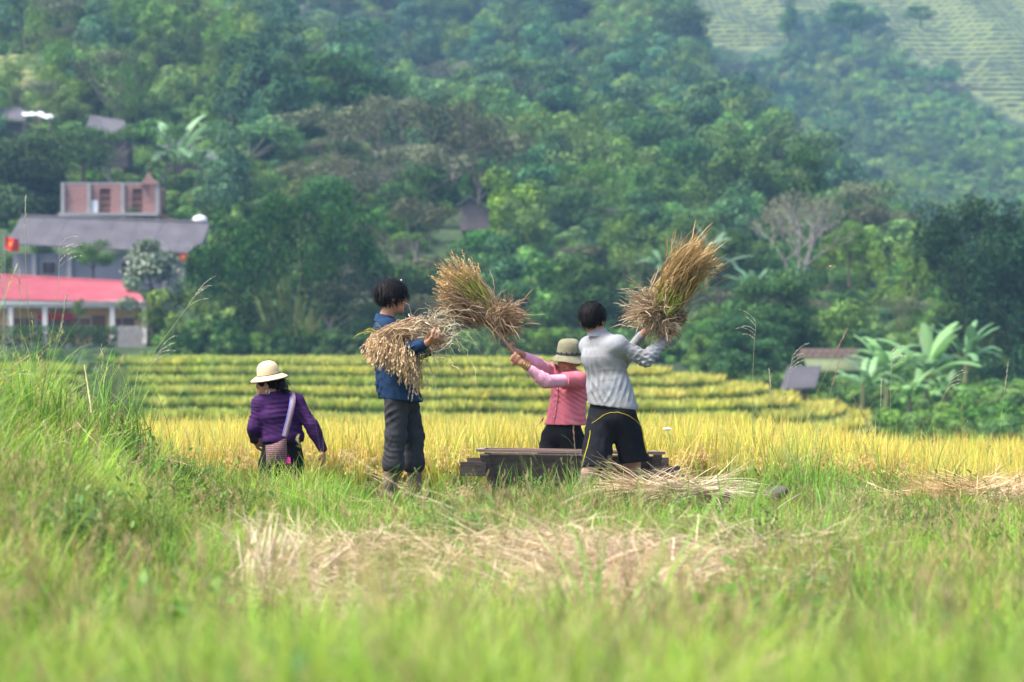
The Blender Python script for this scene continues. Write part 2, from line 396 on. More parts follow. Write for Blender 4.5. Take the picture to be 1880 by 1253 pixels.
# terraced knoll behind the ripe rice: seven level plots, each with a dark grass riser
KX, KY = -12., 178.
LEV = [dict(z=-3.42+.40*k, rx=[30,28.5,26.8,25,23.2,20.8,16.8][k], ry=67-7.2*k) for k in range(7)]
def knoll_f(x, y, k):
    L = LEV[k]; wob = .05*snoise(np.stack([x,y,0*x],-1), .06, 2+k)+.02*snoise(np.stack([x,y,0*x],-1), .3, 2)
    xx = np.where(x < KX, (x-KX)*np.interp(k,[0,6],[.40,.25]), (x-KX)); yy = y-KY+1.2*np.maximum(x-KX,0)
    f = (xx/L['rx'])**2+(yy/L['ry'])**2-1+wob
    bx_ = -.16*y+3.6+1.2*snoise(np.stack([x,y,0*x],-1), .12, 6); cut = np.where(x > bx_-1.3, (bx_-x)*.12, (x-bx_+2.6)*.12)
    return np.maximum(f, cut)
def knoll_z(x, y, k): return LEV[k]['z']-.42*(x < -.16*y+2.6)
mat_terr = rgb_mat('terrace_bank', vcol=True, var=.45, nscale=2.5, bump=.1, bscale=6, rough=1)
Y, X = np.meshgrid(np.arange(104, 200, .45), np.arange(-62, 30, .5), indexing='ij')
Z = np.full(X.shape, -5.9)
for k in range(7):
    f = knoll_f(X, Y, k); top = knoll_z(X,Y,k)-.52
    Z = np.where(f < 0, top+.09*sstep(-.06,-.012,f), Z)
nx = X.shape[1]; i = np.arange(X.shape[0]-1)[:,None]*nx+np.arange(nx-1)[None,:]
m = MB(); c = lerpc((.05,.085,.02),(.09,.13,.03), sstep(-.5,.5,snoise(np.stack([X,Y,Z],-1), .8, 3)))
m.add(np.stack([X,Y,Z+CZ],-1).reshape(-1,3), np.stack([i,i+1,i+nx+1,i+nx],2).reshape(-1,4), c.reshape(-1,3))
m.obj('terraced_knoll', mat_terr, smooth=False, kind='structure')

# ------------------------------------------------------------------ scatter through geometry nodes (only for stuff nobody could count)
def proto_collection(name, meshes):
    c = bpy.data.collections.new(name)
    for i, me in enumerate(meshes):
        o = bpy.data.objects.new('%s_%02d' % (name, i), me); c.objects.link(o)
    return c
def scatter(name, coll, P, rot, scl, idx, label=None):
    me = bpy.data.meshes.new(name); me.vertices.add(len(P)); me.vertices.foreach_set('co', np.asarray(P, np.float32).ravel())
    a = me.attributes.new('rot', 'FLOAT_VECTOR', 'POINT'); a.data.foreach_set('vector', np.asarray(rot, np.float32).ravel())
    scl = np.asarray(scl, np.float32)
    if scl.ndim == 1: scl = np.repeat(scl[:,None], 3, 1)
    a = me.attributes.new('scl', 'FLOAT_VECTOR', 'POINT'); a.data.foreach_set('vector', scl.ravel())
    a = me.attributes.new('idx', 'INT', 'POINT'); a.data.foreach_set('value', np.asarray(idx, np.int32))
    o = bpy.data.objects.new(name, me); S.collection.objects.link(o)
    g = bpy.data.node_groups.new(name+'_nodes', 'GeometryNodeTree')
    g.interface.new_socket('Geometry', in_out='INPUT', socket_type='NodeSocketGeometry')
    g.interface.new_socket('Geometry', in_out='OUTPUT', socket_type='NodeSocketGeometry')
    n = g.nodes; L = g.links
    gi = n.new('NodeGroupInput'); go = n.new('NodeGroupOutput'); ci = n.new('GeometryNodeCollectionInfo')
    ci.inputs[0].default_value = coll; ci.inputs['Separate Children'].default_value = True; ci.inputs['Reset Children'].default_value = True
    ip_ = n.new('GeometryNodeInstanceOnPoints'); ip_.inputs['Pick Instance'].default_value = True
    def at(nm, ty):
        q = n.new('GeometryNodeInputNamedAttribute'); q.data_type = ty; q.inputs['Name'].default_value = nm; return q.outputs['Attribute']
    L.new(gi.outputs[0], ip_.inputs['Points']); L.new(ci.outputs[0], ip_.inputs['Instance'])
    L.new(at('idx','INT'), ip_.inputs['Instance Index'])
    er = n.new('FunctionNodeEulerToRotation'); L.new(at('rot','FLOAT_VECTOR'), er.inputs[0]); L.new(er.outputs[0], ip_.inputs['Rotation'])
    L.new(at('scl','FLOAT_VECTOR'), ip_.inputs['Scale']); L.new(ip_.outputs[0], go.inputs[0])
    md = o.modifiers.new('scatter', 'NODES'); md.node_group = g
    o['kind'] = 'stuff'
    if label: o['label'] = label
    return o
def wedge(y0, y1, dens, marg=.8, k=.2, seed=0):
    """random ground points in the part of the place the camera could see"""
    r = np.random.default_rng(seed); n = int(dens*((y1-y0)*2*marg+k*(y1*y1-y0*y0)))
    u = r.random(n); c0 = marg*y0+k*y0*y0/2; c1 = marg*y1+k*y1*y1/2; c = c0+u*(c1-c0)
    y = (-marg+np.sqrt(marg*marg+2*k*c))/k; x = (r.random(n)*2-1)*(marg+k*y); return x, y

# ------------------------------------------------------------------ small plants (clump prototypes)
mat_grass = rgb_mat('grass_blades', vcol=True, trans=.4, rnd=.5, rough=.65, spec=.08)
mat_rice = rgb_mat('rice_leaves', vcol=True, trans=.35, rnd=.35, rough=.6, spec=.2)
mat_straw = rgb_mat('dry_straw', vcol=True, trans=.2, rnd=.45, rough=.7, spec=.2)
def clump(seed, n, L0, L1, w_, rad, lean, bend, c0, c1, c2=None, Sg=5, dry=.08, heads=0, hcol=(.35,.2,.12), hz=(.3,.45), mat=None):
    r = np.random.default_rng(seed); m = MB()
    a = r.random(n)*6.283; rr = rad*np.sqrt(r.random(n)); p = np.stack([rr*np.cos(a), rr*np.sin(a), 0*a-.02],1)
    az = a+r.normal(0,.9,n); Ln = r.uniform(L0,L1,n)*(1-.3*r.random(n)**3)
    C = blade_lines(p, az, np.abs(r.normal(0,lean,n))+.05, np.abs(r.normal(bend,bend*.6,n)), Ln, Sg)
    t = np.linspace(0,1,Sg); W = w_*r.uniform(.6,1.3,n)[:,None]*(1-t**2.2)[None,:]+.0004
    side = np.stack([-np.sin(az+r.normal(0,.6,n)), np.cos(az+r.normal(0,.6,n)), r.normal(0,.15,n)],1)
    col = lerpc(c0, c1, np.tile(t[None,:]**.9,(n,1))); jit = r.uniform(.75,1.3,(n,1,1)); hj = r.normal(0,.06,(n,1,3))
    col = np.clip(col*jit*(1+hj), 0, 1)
    d = r.random(n) < dry; col[d] = np.array(c2 if c2 else (.42,.33,.17))*r.uniform(.7,1.2,(d.sum(),1,1))
    ribbons(m, C, W, side, col)
    for i in range(heads):
        a0 = r.random()*6.28; b = np.array([[rad*r.normal()*.5, rad*r.normal()*.5, 0]]); h = r.uniform(*hz)
        St = blade_lines(b, np.array([a0]), np.array([r.uniform(.05,.3)]), np.array([.35]), np.array([h]), 5)
        ribbons(m, St, np.full((1,5),.0009), np.array([[-math.sin(a0),math.cos(a0),0]]), np.array(c1)*.9)
        k = 14; tip = St[0,-1]; dd = nrm(St[0,-1]-St[0,-2])
        q = tip-dd*np.linspace(0,.10,k)[:,None]*1.0; az2 = r.random(k)*6.28
        Cb = blade_lines(q, az2, r.uniform(.3,1.1,k), np.full(k,.3), r.uniform(.015,.05,k), 3)
        ribbons(m, Cb, np.tile([.0012,.0022,.0014],(k,1)), np.stack([-np.sin(az2),np.cos(az2),0*az2],1), np.array(hcol)*r.uniform(.7,1.3,(k,1)))
    return m.mesh('clump', mat or mat_grass)
def rice_clump(seed, n=24, heads=13, Hh=.77, green=0.):
    r = np.random.default_rng(seed); m = MB()
    a = r.random(n)*6.283; rr = .07*np.sqrt(r.random(n)); p = np.stack([rr*np.cos(a), rr*np.sin(a), 0*a],1)
    az = a+r.normal(0,.6,n); Sg = 6; t = np.linspace(0,1,Sg)
    C = blade_lines(p, az, np.abs(r.normal(0,.10,n)), np.abs(r.normal(.25,.25,n)), r.uniform(.72,1.12,n)*Hh, Sg, 2.)
    W = .0058*r.uniform(.7,1.3,n)[:,None]*np.clip(1.15-t**3*1.15,.05,1)[None,:]
    base, mid, tip = A(.10,.14,.02), A(.42,.38,.05), A(.78,.62,.12)
    base = base*(1-green)+A(.05,.12,.02)*green; mid = mid*(1-green)+A(.17,.26,.03)*green; tip = tip*(1-green)+A(.42,.42,.05)*green
    col = np.where(t[None,:,None] < .55, lerpc(base,mid,np.tile(t/.55,(n,1)).clip(0,1)), lerpc(mid,tip,np.tile((t-.55)/.45,(n,1)).clip(0,1)))
    col = np.clip(col*r.uniform(.75,1.3,(n,1,1))*(1+r.normal(0,.07,(n,1,3))),0,1)
    g = r.random(n) < .16; col[g] = col[g]*A(.55,.9,.6)
    ribbons(m, C, W, np.stack([-np.sin(az+r.normal(0,1,n)),np.cos(az+r.normal(0,1,n)),0*az],1), col)
    for i in range(heads):
        a0 = r.random()*6.28; h = r.uniform(.78,.95)*Hh
        St = blade_lines(np.array([[.05*r.normal(),.05*r.normal(),0]]), np.array([a0]), np.array([.06]), np.array([r.uniform(1.8,2.7)]), np.array([h]), 9, 4.)
        k = 22; f = np.linspace(.66,1,k)*8; i0 = np.minimum(f.astype(int),7); q = St[0][i0]+(St[0][i0+1]-St[0][i0])*(f-i0)[:,None]
        ribbons(m, St, np.full((1,9),.0013), np.array([[-math.sin(a0),math.cos(a0),0]]), np.array((.42,.36,.08)))
        az2 = a0+r.normal(0,1.2,k); Cb = blade_lines(q, az2, r.uniform(1.9,2.8,k), np.full(k,.2), r.uniform(.02,.04,k), 3)
        ribbons(m, Cb, np.tile([.003,.0042,.002],(k,1)), np.stack([-np.sin(az2),np.cos(az2),0*az2+.3],1), lerpc((.50,.33,.11),(.64,.48,.18),r.random(k)))
    return m.mesh('rice', mat_rice)
def rice_far(seed, green):
    """coarser plant for the terraces a hundred metres away"""
    r = np.random.default_rng(seed); m = MB(); n = 26
    a = r.random(n)*6.283; rr = .42*np.sqrt(r.random(n)); p = np.stack([rr*np.cos(a), rr*np.sin(a), 0*a],1)
    t = np.linspace(0,1,4); C = blade_lines(p, a, np.abs(r.normal(0,.2,n)), np.full(n,.5), r.uniform(.42,.62,n), 4)
    W = .03*r.uniform(.7,1.3,n)[:,None]*np.array([.7,1,1,.2])[None,:]
    lo = lerpc((.09,.13,.02),(.06,.13,.018),green); hi = lerpc((.60,.50,.08),(.30,.38,.05),green)
    col = np.where(t[None,:,None] < .6, lo, hi)*r.uniform(.8,1.25,(n,1,1))
    ribbons(m, C, W, np.stack([-np.sin(a+r.normal(0,1,n)),np.cos(a+r.normal(0,1,n)),0*a],1), col)
    return m.mesh('rice', mat_rice)
def straw_clump(seed, n=46, Ln=.36, rad=.2, lift=.12):
    r = np.random.default_rng(seed); m = MB(); az = r.normal(r.random()*6.28,.9,n)
    p = np.stack([r.normal(0,rad,n), r.normal(0,rad,n), r.uniform(0,lift,n)],1)
    C = blade_lines(p, az, r.normal(1.38,.2,n), r.normal(.35,.4,n), r.uniform(.4,1,n)*Ln, 5)
    C[:,:,2] = np.maximum(C[:,:,2], .0)+.01
    ribbons(m, C, np.tile([.0016,.0024,.0023,.002,.001],(n,1)), np.stack([-np.sin(az),np.cos(az),r.normal(0,.6,n)],1),
            lerpc((.46,.32,.18),(.72,.58,.38),r.random(n))*r.uniform(.55,1.1,(n,1)))
    return m.mesh('straw', mat_straw)
def leafy_clump(seed, n=60):
    r = np.random.default_rng(seed); m = MB()
    a = r.random(n)*6.283; p = np.stack([r.normal(0,.1,n), r.normal(0,.1,n), r.uniform(.0,.3,n)],1)
    C = blade_lines(p, a, r.uniform(.7,1.4,n), np.full(n,.5), r.uniform(.04,.09,n), 4)
    ribbons(m, C, np.tile([.003,.011,.009,.001],(n,1)), np.stack([-np.sin(a),np.cos(a),r.normal(0,.2,n)],1), lerpc((.07,.16,.03),(.16,.27,.05),r.random(n)))
    for i in range(9):
        b = A(r.normal(0,.07), r.normal(0,.07), 0); tube(m, [b, b+A(r.normal(0,.04),r.normal(0,.04),.3)], [.002,.001], 4, (.10,.16,.04), cap=False)
    return m.mesh('weed', mat_grass)

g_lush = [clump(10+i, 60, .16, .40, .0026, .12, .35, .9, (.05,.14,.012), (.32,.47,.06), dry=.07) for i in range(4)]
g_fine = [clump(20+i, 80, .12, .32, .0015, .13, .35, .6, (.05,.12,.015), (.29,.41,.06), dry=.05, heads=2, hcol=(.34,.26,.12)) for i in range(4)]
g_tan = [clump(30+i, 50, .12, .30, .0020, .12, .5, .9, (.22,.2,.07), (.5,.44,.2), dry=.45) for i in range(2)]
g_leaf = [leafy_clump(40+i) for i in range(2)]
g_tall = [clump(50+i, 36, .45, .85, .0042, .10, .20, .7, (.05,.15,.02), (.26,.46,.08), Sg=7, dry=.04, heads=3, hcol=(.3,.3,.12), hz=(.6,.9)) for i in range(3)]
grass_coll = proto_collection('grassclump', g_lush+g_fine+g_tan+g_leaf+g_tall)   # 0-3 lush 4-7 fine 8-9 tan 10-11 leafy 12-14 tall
straw_coll = proto_collection('strawclump', [straw_clump(60+i) for i in range(5)])
rice_coll = proto_collection('riceclump', [rice_clump(70+i, green=[0,0,.1,.35][i%4]) for i in range(8)])
ricef_coll = proto_collection('ricefar', [rice_far(80+i, [0,.25,.5,.8,1.][i]) for i in range(5)])

def put(x, y): return np.stack([x, y, H(x,y)], 1)
def eul(n, r, tilt=.12): return np.stack([r.normal(0,tilt,n), r.normal(0,tilt,n), r.random(n)*6.283],1)
r = np.random.default_rng(5)
# grass between the camera and the field
x, y = wedge(3.2, 20.4, 46, seed=11); P = put(x,y)
n = len(x); nn = snoise(np.stack([x,y,0*x],-1), 1.6, 12); n2 = snoise(np.stack([x,y,0*x],-1), 1.1, 15); st = straw_mask(x,y); px = 940+F*x/y
keep = r.random(n) > st*.93
u_ = r.random(n)
idx = np.where(nn+.5*(u_-.5) > -.12, r.integers(0,4,n), r.integers(4,8,n))
idx = np.where((n2 > .5)&(r.random(n) < .3), r.integers(8,10,n), idx)
idx = np.where((n2 < -.3)&(r.random(n) < .4), r.integers(10,12,n), idx); dk = snoise(np.stack([x,y,0*x],-1), 2.6, 3) > .3; keep &= ~(dk&(r.random(n) < .8))
idx = np.where((y > 9)&(r.random(n) < .006+.05*sstep(-1.9,-3.2,x)*(y > 12)), r.integers(12,15,n), idx)
sc = r.uniform(.65,1.25,n)*(1+.25*sstep(-1.5,-3,x)*(y>12))*np.where(y>17,.82,1)*np.where(y<8,.85,1)
sc = sc*np.where((y > 17.6)&(x > -1.12), .62, 1)*np.where((y>11)&(y<14)&(x>-2.6), .75, 1)
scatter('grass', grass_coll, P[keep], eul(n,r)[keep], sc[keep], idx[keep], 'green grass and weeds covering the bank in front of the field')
# stubble plot where people work
x, y = wedge(19.9, 24.0, 26, seed=12); n = len(x); P = put(x,y)
idx = r.choice([4,5,6,7,8,9,0,1,10], n); keep = r.random(n) < np.where(y>22.8,.9,.75)
scatter('stubble', grass_coll, P[keep], eul(n,r)[keep], (r.uniform(.35,.75,n)*np.where(x>1.6,1.25,1))[keep], idx[keep], 'short weeds and stubble on the harvested plot')
# loose straw
x, y = wedge(9.2, 23.6, 60, seed=13); n = len(x); st = straw_mask(x,y)
keep = (r.random(n) < st*.8)|((r.random(n) < .012)&(y > 14)); keep &= ~((y > 18.8)&(y < 22.5)&(x < 3.2)&(r.random(n) < .93)); x, y = x[keep], y[keep]; n = len(x); P = put(x,y); P[:,2] += r.uniform(0,.05,n)+np.where(y<13.5,.05*np.clip(snoise(P,2.5,4)+.5,0,1.2),0)
scatter('loose_straw', straw_coll, P, eul(n,r,.25), r.uniform(.7,1.35,n)*np.where(y>15,.8,.72), r.integers(0,5,n), 'loose cut straw lying over the grass')
# ripe rice
gx, gy = np.meshgrid(np.arange(-9,9.6,.18), np.arange(23.4,36.,.2)); gx = gx.ravel()+r.normal(0,.035,gx.size); gy = gy.ravel()+r.normal(0,.04,gy.size)
edge = 23.55+.25*snoise(np.stack([gx,0*gx,0*gx],-1), 1.2, 3)+np.where(gx>1.6,.25,0)
keep = (gy > edge)&(np.abs(gx) < .2*gy+1.2)&(gx > -.138*gy-.3*r.random(gx.size)); gx, gy = gx[keep], gy[keep]; n = len(gx)
tone = snoise(np.stack([gx,gy,0*gx],-1), .9, 17)
idx = np.where(tone+r.normal(0,.35,n) > .45, r.choice([3,7],n), r.choice([0,1,2,4,5,6],n))
scatter('ripe_rice', rice_coll, put(gx,gy), eul(n,r,.07), r.uniform(.74,1.0,n), idx, 'ripe golden rice standing in the field behind the workers')
x = r.uniform(-3.6,4.8,420); y = 23.2+r.normal(0,.22,420); k_ = snoise(np.stack([x,y,0*x],-1), 1.3, 7) > -.15; x, y = x[k_], y[k_]; n = len(x)
scatter('field_edge_weeds', grass_coll, put(x,y), eul(n,r), r.uniform(.5,1.1,n)*np.where(x > 1.5,1.2,.85), r.choice([0,1,2,3,10,12,13],n), 'green weeds growing along the cut edge of the ripe rice')
# rice on the knoll
for k in range(7):
    x = r.uniform(-60, 28, 10500); y = r.uniform(105, 182, len(x))
    f = knoll_f(x, y, k); f2 = knoll_f(x, y, k+1) if k < 6 else np.full(len(x), 1.)
    keep = (f < -.035)&(f2 > .0)&(y < KY+2-1.2*np.maximum(x-KX,0)+5)
    x, y = x[keep], y[keep]; n = len(x)
    g = np.clip(.52-.018*x*.9+.5*(x < -.16*y+2.6)+.35*snoise(np.stack([x*.3,y,0*x],-1), .3, 5+k), 0, 1)
    idx = np.clip(np.round(g*4+r.normal(0,.4,n)),0,4).astype(int)
    scatter('terrace_rice', ricef_coll, np.stack([x,y,CZ+knoll_z(x,y,k)-.45],1), eul(n,r,.06), r.uniform(.85,1.15,n), idx,
            ['lowest','second lowest','third','middle','fifth','second highest','highest'][k]+' terrace of green gold rice on the knoll')
# ------------------------------------------------------------------ trees
mat_leaf = rgb_mat('tree_leaves', vcol=True, trans=.20, rnd=.5, rough=.7, spec=.06)
mat_leaf_i = rgb_mat('tree_leaves_single', vcol=True, trans=.2, rough=.7, spec=.06)
mat_bark = rgb_mat('tree_bark', vcol=True, var=.35, nscale=12, bump=.03, bscale=30, rough=.95)
def leaf_quads(m, P, nrmv, size, aspect, col, r, droop=0., mi=0):
    n = len(P); d = r.normal(size=(n,3)); d[:,2] -= droop
    d /= np.linalg.norm(d,axis=1,keepdims=True)
    nn = nrmv+.38*r.normal(size=(n,3)); nn /= (np.linalg.norm(nn,axis=1,keepdims=True)+1e-9); d = d-nn*((d*nn).sum(1,keepdims=True))*.85; d /= (np.linalg.norm(d,axis=1,keepdims=True)+1e-9); s = np.cross(d, nn); s /= (np.linalg.norm(s,axis=1,keepdims=True)+1e-9)
    L_ = (size*r.uniform(.6,1.4,n))[:,None]; a = P-d*L_*.5; b = P+d*L_*.5; mid = P+np.cross(s,d)*L_*.12; w_ = s*L_*aspect*.5
    V = np.stack([a, mid+w_, b, mid-w_],1).reshape(-1,3)
    m.add(V, np.arange(n*4).reshape(n,4), np.repeat(col,4,0), mi)
def lobe_leaves(m, c, rad, n, size, aspect, c0, c1, r, droop=0., fill=.35, mi=0, up=.35):
    v = r.normal(size=(n,3)); v[:,2] += up*.6; v /= np.linalg.norm(v,axis=1,keepdims=True)
    k = np.where(r.random(n) < fill, r.uniform(.35,.9,n), r.normal(.97,.06,n))
    bump_ = 1+.18*snoise(v*3+np.array(c), 1., 3)
    P = np.array(c)+v*np.array(rad)*(k*bump_)[:,None]
    t = r.random(n); col = lerpc(c0, c1, t)*r.uniform(.75,1.25,(n,1))
    leaf_quads(m, P, v, size, aspect, col, r, droop, mi)
def limbs(m, r, h, tips, rt, col, mi=1):
    """trunk and limbs up to the lobe centres"""
    lean = A(r.normal(0,.06), r.normal(0,.06), 1)*h
    P = [A(0,0,-.6), lean*.3+r.normal(0,.1,3), lean*.62]
    tube(m, P, [rt*1.25, rt*.9, rt*.55], 7, col, mi)
    for c in tips:
        s = lean*r.uniform(.28,.6); mid = (s+c)/2+A(0,0,-.05*h)+r.normal(0,.03*h,3)
        tube(m, [s, mid, c], [rt*.4, rt*.25, rt*.07], 5, col, mi)
def tree_parts(seed, h=8., w_=6., lobes=12, leaves=3600, size=.32, aspect=.6, c0=(.022,.06,.018), c1=(.06,.13,.03), kind='round', droop=.0, trunk=(.10,.08,.06), lo=.35, fill=.35):
    r = np.random.default_rng(seed); lm = MB(); tm = MB(); tips = []
    for i in range(lobes):
        if kind == 'bamboo':
            a = r.random()*6.283; rr = w_*.5*math.sqrt(r.random()); z = h*(r.uniform(lo,1.)-.22*(rr/(w_*.5))**2*r.random()); z = max(z,h*.12)
            if r.random() < .35: z = h*(1-.45*(rr/(w_*.5))**1.6)*r.uniform(.86,1)
            R = r.uniform(.075,.135)*h; rad = (R*.85,R*.85,R*1.1)
        elif kind == 'flat':
            a = r.random()*6.283; rr = w_*.5*math.sqrt(r.random()); z = h*(.95-.18*(rr/(w_*.5))**2)*r.uniform(.86,1.02); R = w_*r.uniform(.10,.17); rad = (R*1.3,R*1.3,R*.6)
        elif kind == 'tall':
            a = r.random()*6.283; rr = w_*.5*r.random(); z = h*r.uniform(lo,1.); rr *= (1-.7*(z/h-lo)/(1-lo)); R = w_*r.uniform(.16,.26); rad = (R,R,R*.9)
        else:
            a = r.random()*6.283; z = h*r.uniform(lo,.98); q = (z/h-lo)/(1-lo); rr = w_*.5*math.sqrt(max(0,1-(q*1.0-.15)**2))*r.uniform(.35,.9); R = w_*r.uniform(.12,.21); rad = (R*1.1,R*1.1,R*.85)
        c = A(rr*math.cos(a), rr*math.sin(a), z-rad[2]*.4); tips.append(c)
        b = r.uniform(.75,1.3)
        lobe_leaves(lm, c, rad, int(leaves/lobes*(R/(.16*w_))**1.2), size, aspect, A(*c0)*b, A(*c1)*b, r, droop, fill)
    if kind == 'bamboo':
        for c in tips[::2]:
            b = A(c[0]*.15+r.normal(0,.3), c[1]*.15+r.normal(0,.3), -.3); tube(tm, [b, b*.5+c*.5+A(0,0,h*.1), c], [.06,.05,.02], 5, (.16,.19,.06))
    else: limbs(tm, r, h*.8, tips[:max(5,lobes//2)], h*.022, trunk, 0)
    return lm, tm
def bare_parts(seed, h, w_, leaves=500, col=(.20,.17,.16), lcol=(.10,.13,.07)):
    """leafless or thinly leaved tree with forking grey branches"""
    r = np.random.default_rng(seed); lm = MB(); tm = MB(); ends = []
    def grow(p, d, L, rad, dep):
        q = p+d*L*.5+r.normal(0,.03*L,3); e = p+d*L
        tube(tm, [p,q,e], [rad, rad*.8, rad*.6], 5, col)
        if dep == 0: ends.append(e); return
        for _ in range(3 if dep > 1 else 3):
            nd = nrm(d+r.normal(0,.48,3)*A(w_/h*1.3,w_/h*1.3,.5)+A(0,0,.10)); grow(e, nd, L*r.uniform(.62,.85), rad*.58, dep-1)
    tube(tm, [A(0,0,-.5), A(0,0,h*.14)], [h*.020, h*.016], 6, col)
    for _ in range(4):
        grow(A(0,0,h*.12), nrm(A(r.normal(0,.35),r.normal(0,.35),1)), h*.24, h*.012, 4)
    E = np.array(ends); idx = r.integers(0,len(E),leaves); P = E[idx]+r.normal(0,.25,(leaves,3))
    leaf_quads(lm, P, r.normal(size=(leaves,3)), .22, .6, A(*lcol)*r.uniform(.6,1.3,(leaves,1)), r)
    return lm, tm
def banana_leaf(L_, w_, th0, bend, col, r):
    m = MB(); Sg = 12; C = blade_lines(A([0,0,0]), A(0.), A(th0), A(bend), A(L_), Sg, 1.4)[0]
    t = np.linspace(0,1,Sg); W = w_*np.clip(np.sin(np.pi*np.clip(t*1.02-.10,0,1))**.55, .03, 1)*np.where(t<.12,.08,1)
    T = np.gradient(C,axis=0); T /= np.linalg.norm(T,axis=1,keepdims=True); side = A(0,1,0); up = np.cross(T, side)
    V = []; Cc = []
    for i in range(Sg):
        tear = 1-.25*r.random(2)
        V += [C[i]-side*W[i]*tear[0]-up[i]*W[i]*.35*0+up[i]*W[i]*-.25, C[i]+up[i]*.0, C[i]+side*W[i]*tear[1]+up[i]*W[i]*-.25]
        sh = r.uniform(.85,1.12); Cc += [A(*col)*sh, A(*col)*1.35, A(*col)*sh]
    i = np.arange(Sg-1)*3; Fc = np.concatenate([np.stack([i,i+1,i+4,i+3],1), np.stack([i+1,i+2,i+5,i+4],1)])
    m.add(np.array(V), Fc, np.array(Cc)); return m

def vmesh(lm, tm, name):
    """one mesh holding crown and trunk, for plants that are only scattered"""
    for V, C in zip(tm.V, tm.C): pass
    m = MB(); m.V = lm.V+tm.V; m.C = lm.C+tm.C; m.Q = lm.Q+[q+lm.n for q in tm.Q]; m.T = lm.T+[q+lm.n for q in tm.T]
    m.QM = lm.QM+[q*0+1 for q in tm.QM]; m.TM = lm.TM+[q*0+1 for q in tm.TM]; m.n = lm.n+tm.n
    return m.mesh(name, [mat_leaf, mat_bark])
DK0, DK1 = (.026,.075,.022), (.078,.170,.038)
GR0, GR1 = (.050,.125,.028), (.135,.265,.050)
YG0, YG1 = (.078,.175,.026), (.19,.32,.055)
GY0, GY1 = (.060,.078,.042), (.130,.145,.075)
BL0, BL1 = (.028,.090,.044), (.080,.19,.080)
VAR = [tree_parts(101, 8, 7, 13, 2600, .34, .6, DK0, DK1), tree_parts(102, 9, 6.5, 12, 2600, .34, .6, GR0, GR1),
       tree_parts(103, 7, 7, 12, 2600, .32, .6, YG0, YG1), tree_parts(104, 10, 6, 14, 2600, .34, .6, BL0, BL1, 'tall'),
       tree_parts(105, 9, 8, 12, 2400, .30, .55, GY0, GY1, 'flat', trunk=(.22,.19,.16)), tree_parts(106, 9, 7.5, 22, 3600, .42, .22, GR0, YG1, 'bamboo', .7),
       tree_parts(107, 8, 8, 13, 2600, .34, .6, BL0, GR1, 'flat', trunk=(.2,.18,.15)), tree_parts(108, 3.2, 4.5, 9, 1300, .28, .6, YG0, YG1, lo=.2),
       tree_parts(109, 3., 4, 9, 1300, .28, .6, GR0, GR1, lo=.2), bare_parts(110, 9, 7, 700)]
VMESH = [vmesh(a, b, 'treevariant') for a, b in VAR]
tree_coll = proto_collection('treeproto', VMESH)
TRUNKM = {}
def variant_meshes(i, lm_tm=None):
    if i not in TRUNKM:
        lm, tm = lm_tm or VAR[i]
        TRUNKM[i] = (lm.mesh('crown', mat_leaf), tm.mesh('trunk', mat_bark))
    return TRUNKM[i]
def plant_tree(i, x, y, sc, rz, label, group=None, name='tree', cat='tree', z=None, lm_tm=None, sz=None):
    cm, tk = variant_meshes(i, lm_tm)
    t = thing(name, label, cat, (x, y, H(x,y)-.1 if z is None else z), group)
    t.scale = (sc, sc, sz or sc); t.rotation_euler = (0,0,rz)
    for nm, me in (('crown', cm), ('trunk', tk)):
        o = bpy.data.objects.new(nm, me); S.collection.objects.link(o); o.parent = t
    return t
def at_px(px, d): x = (px-940)/F*d; return x, d, float(H(x,d))
occupied = []
def tree_at(i, px, pyb, pyt, d, label, rz=0., name='tree', group=None, cat='tree', lm_tm=None, h0=None, wide=1.):
    """a tree whose foot and top stand where the photograph shows them, at distance d"""
    x = (px-940)/F*d; zb = CZ+(626.5-pyb)/F*d; zt = CZ+(626.5-pyt)/F*d
    sz = (zt-zb)/h0; t = plant_tree(i, x, d, sz*wide, rz, label, group, name, cat, z=zb, lm_tm=lm_tm, sz=sz); occupied.append((x,d,2.5)); return t

# --- single trees that can be picked out
bam1 = tree_parts(201, 11, 13.6, 78, 30000, .42, .26, (.010,.040,.009), (.038,.105,.016), 'bamboo', .75, lo=.05, fill=.2)
tree_at('bam1', 530, 648, 352, 199, 'huge dark green rounded bamboo clump behind the young man with the blue jacket', .4, 'bamboo_clump', None, 'bamboo', bam1, 11, 1.0)
bam2 = tree_parts(202, 12, 11, 70, 26000, .42, .24, (.010,.038,.018), (.035,.095,.034), 'bamboo', .8, lo=.05, fill=.2)
tree_at('bam2', 1815, 640, 345, 185, 'tall dark blue green bamboo clump at the right edge of the photo', 1., 'bamboo_clump', None, 'bamboo', bam2, 12, 1.0)
tree_at('bam2', 1915, 700, 372, 180, 'dark bamboo clump cut off by the right edge, nearest one', 2.6, 'bamboo_clump', None, 'bamboo', bam2, 12, .9)
big = tree_parts(203, 12, 11, 34, 17000, .40, .55, (.018,.055,.018), (.050,.105,.030), lo=.15)
tree_at('big', 42, 455, 232, 250, 'broad dark tree left of the unfinished brick building', 0, 'tree', None, 'tree', big, 12, 1.05)
grn = tree_parts(204, 10, 9.5, 30, 15000, .34, .55, (.022,.072,.022), (.060,.135,.032), lo=.08)
tree_at('grn', 1420, 668, 492, 172, 'round dense green tree just right of the upraised sheaf', .3, 'tree', None, 'tree', grn, 10, 1.05)
tree_at('grn', 1075, 650, 468, 200, 'broad green tree between the pink shirt and the sheaf swinging man', 2.2, 'tree', None, 'tree', grn, 10, .95)
tree_at('grn', 1370, 680, 580, 165, 'lower dark tree at the foot of the round dense tree', 4., 'tree', None, 'tree', grn, 10, 1.5)
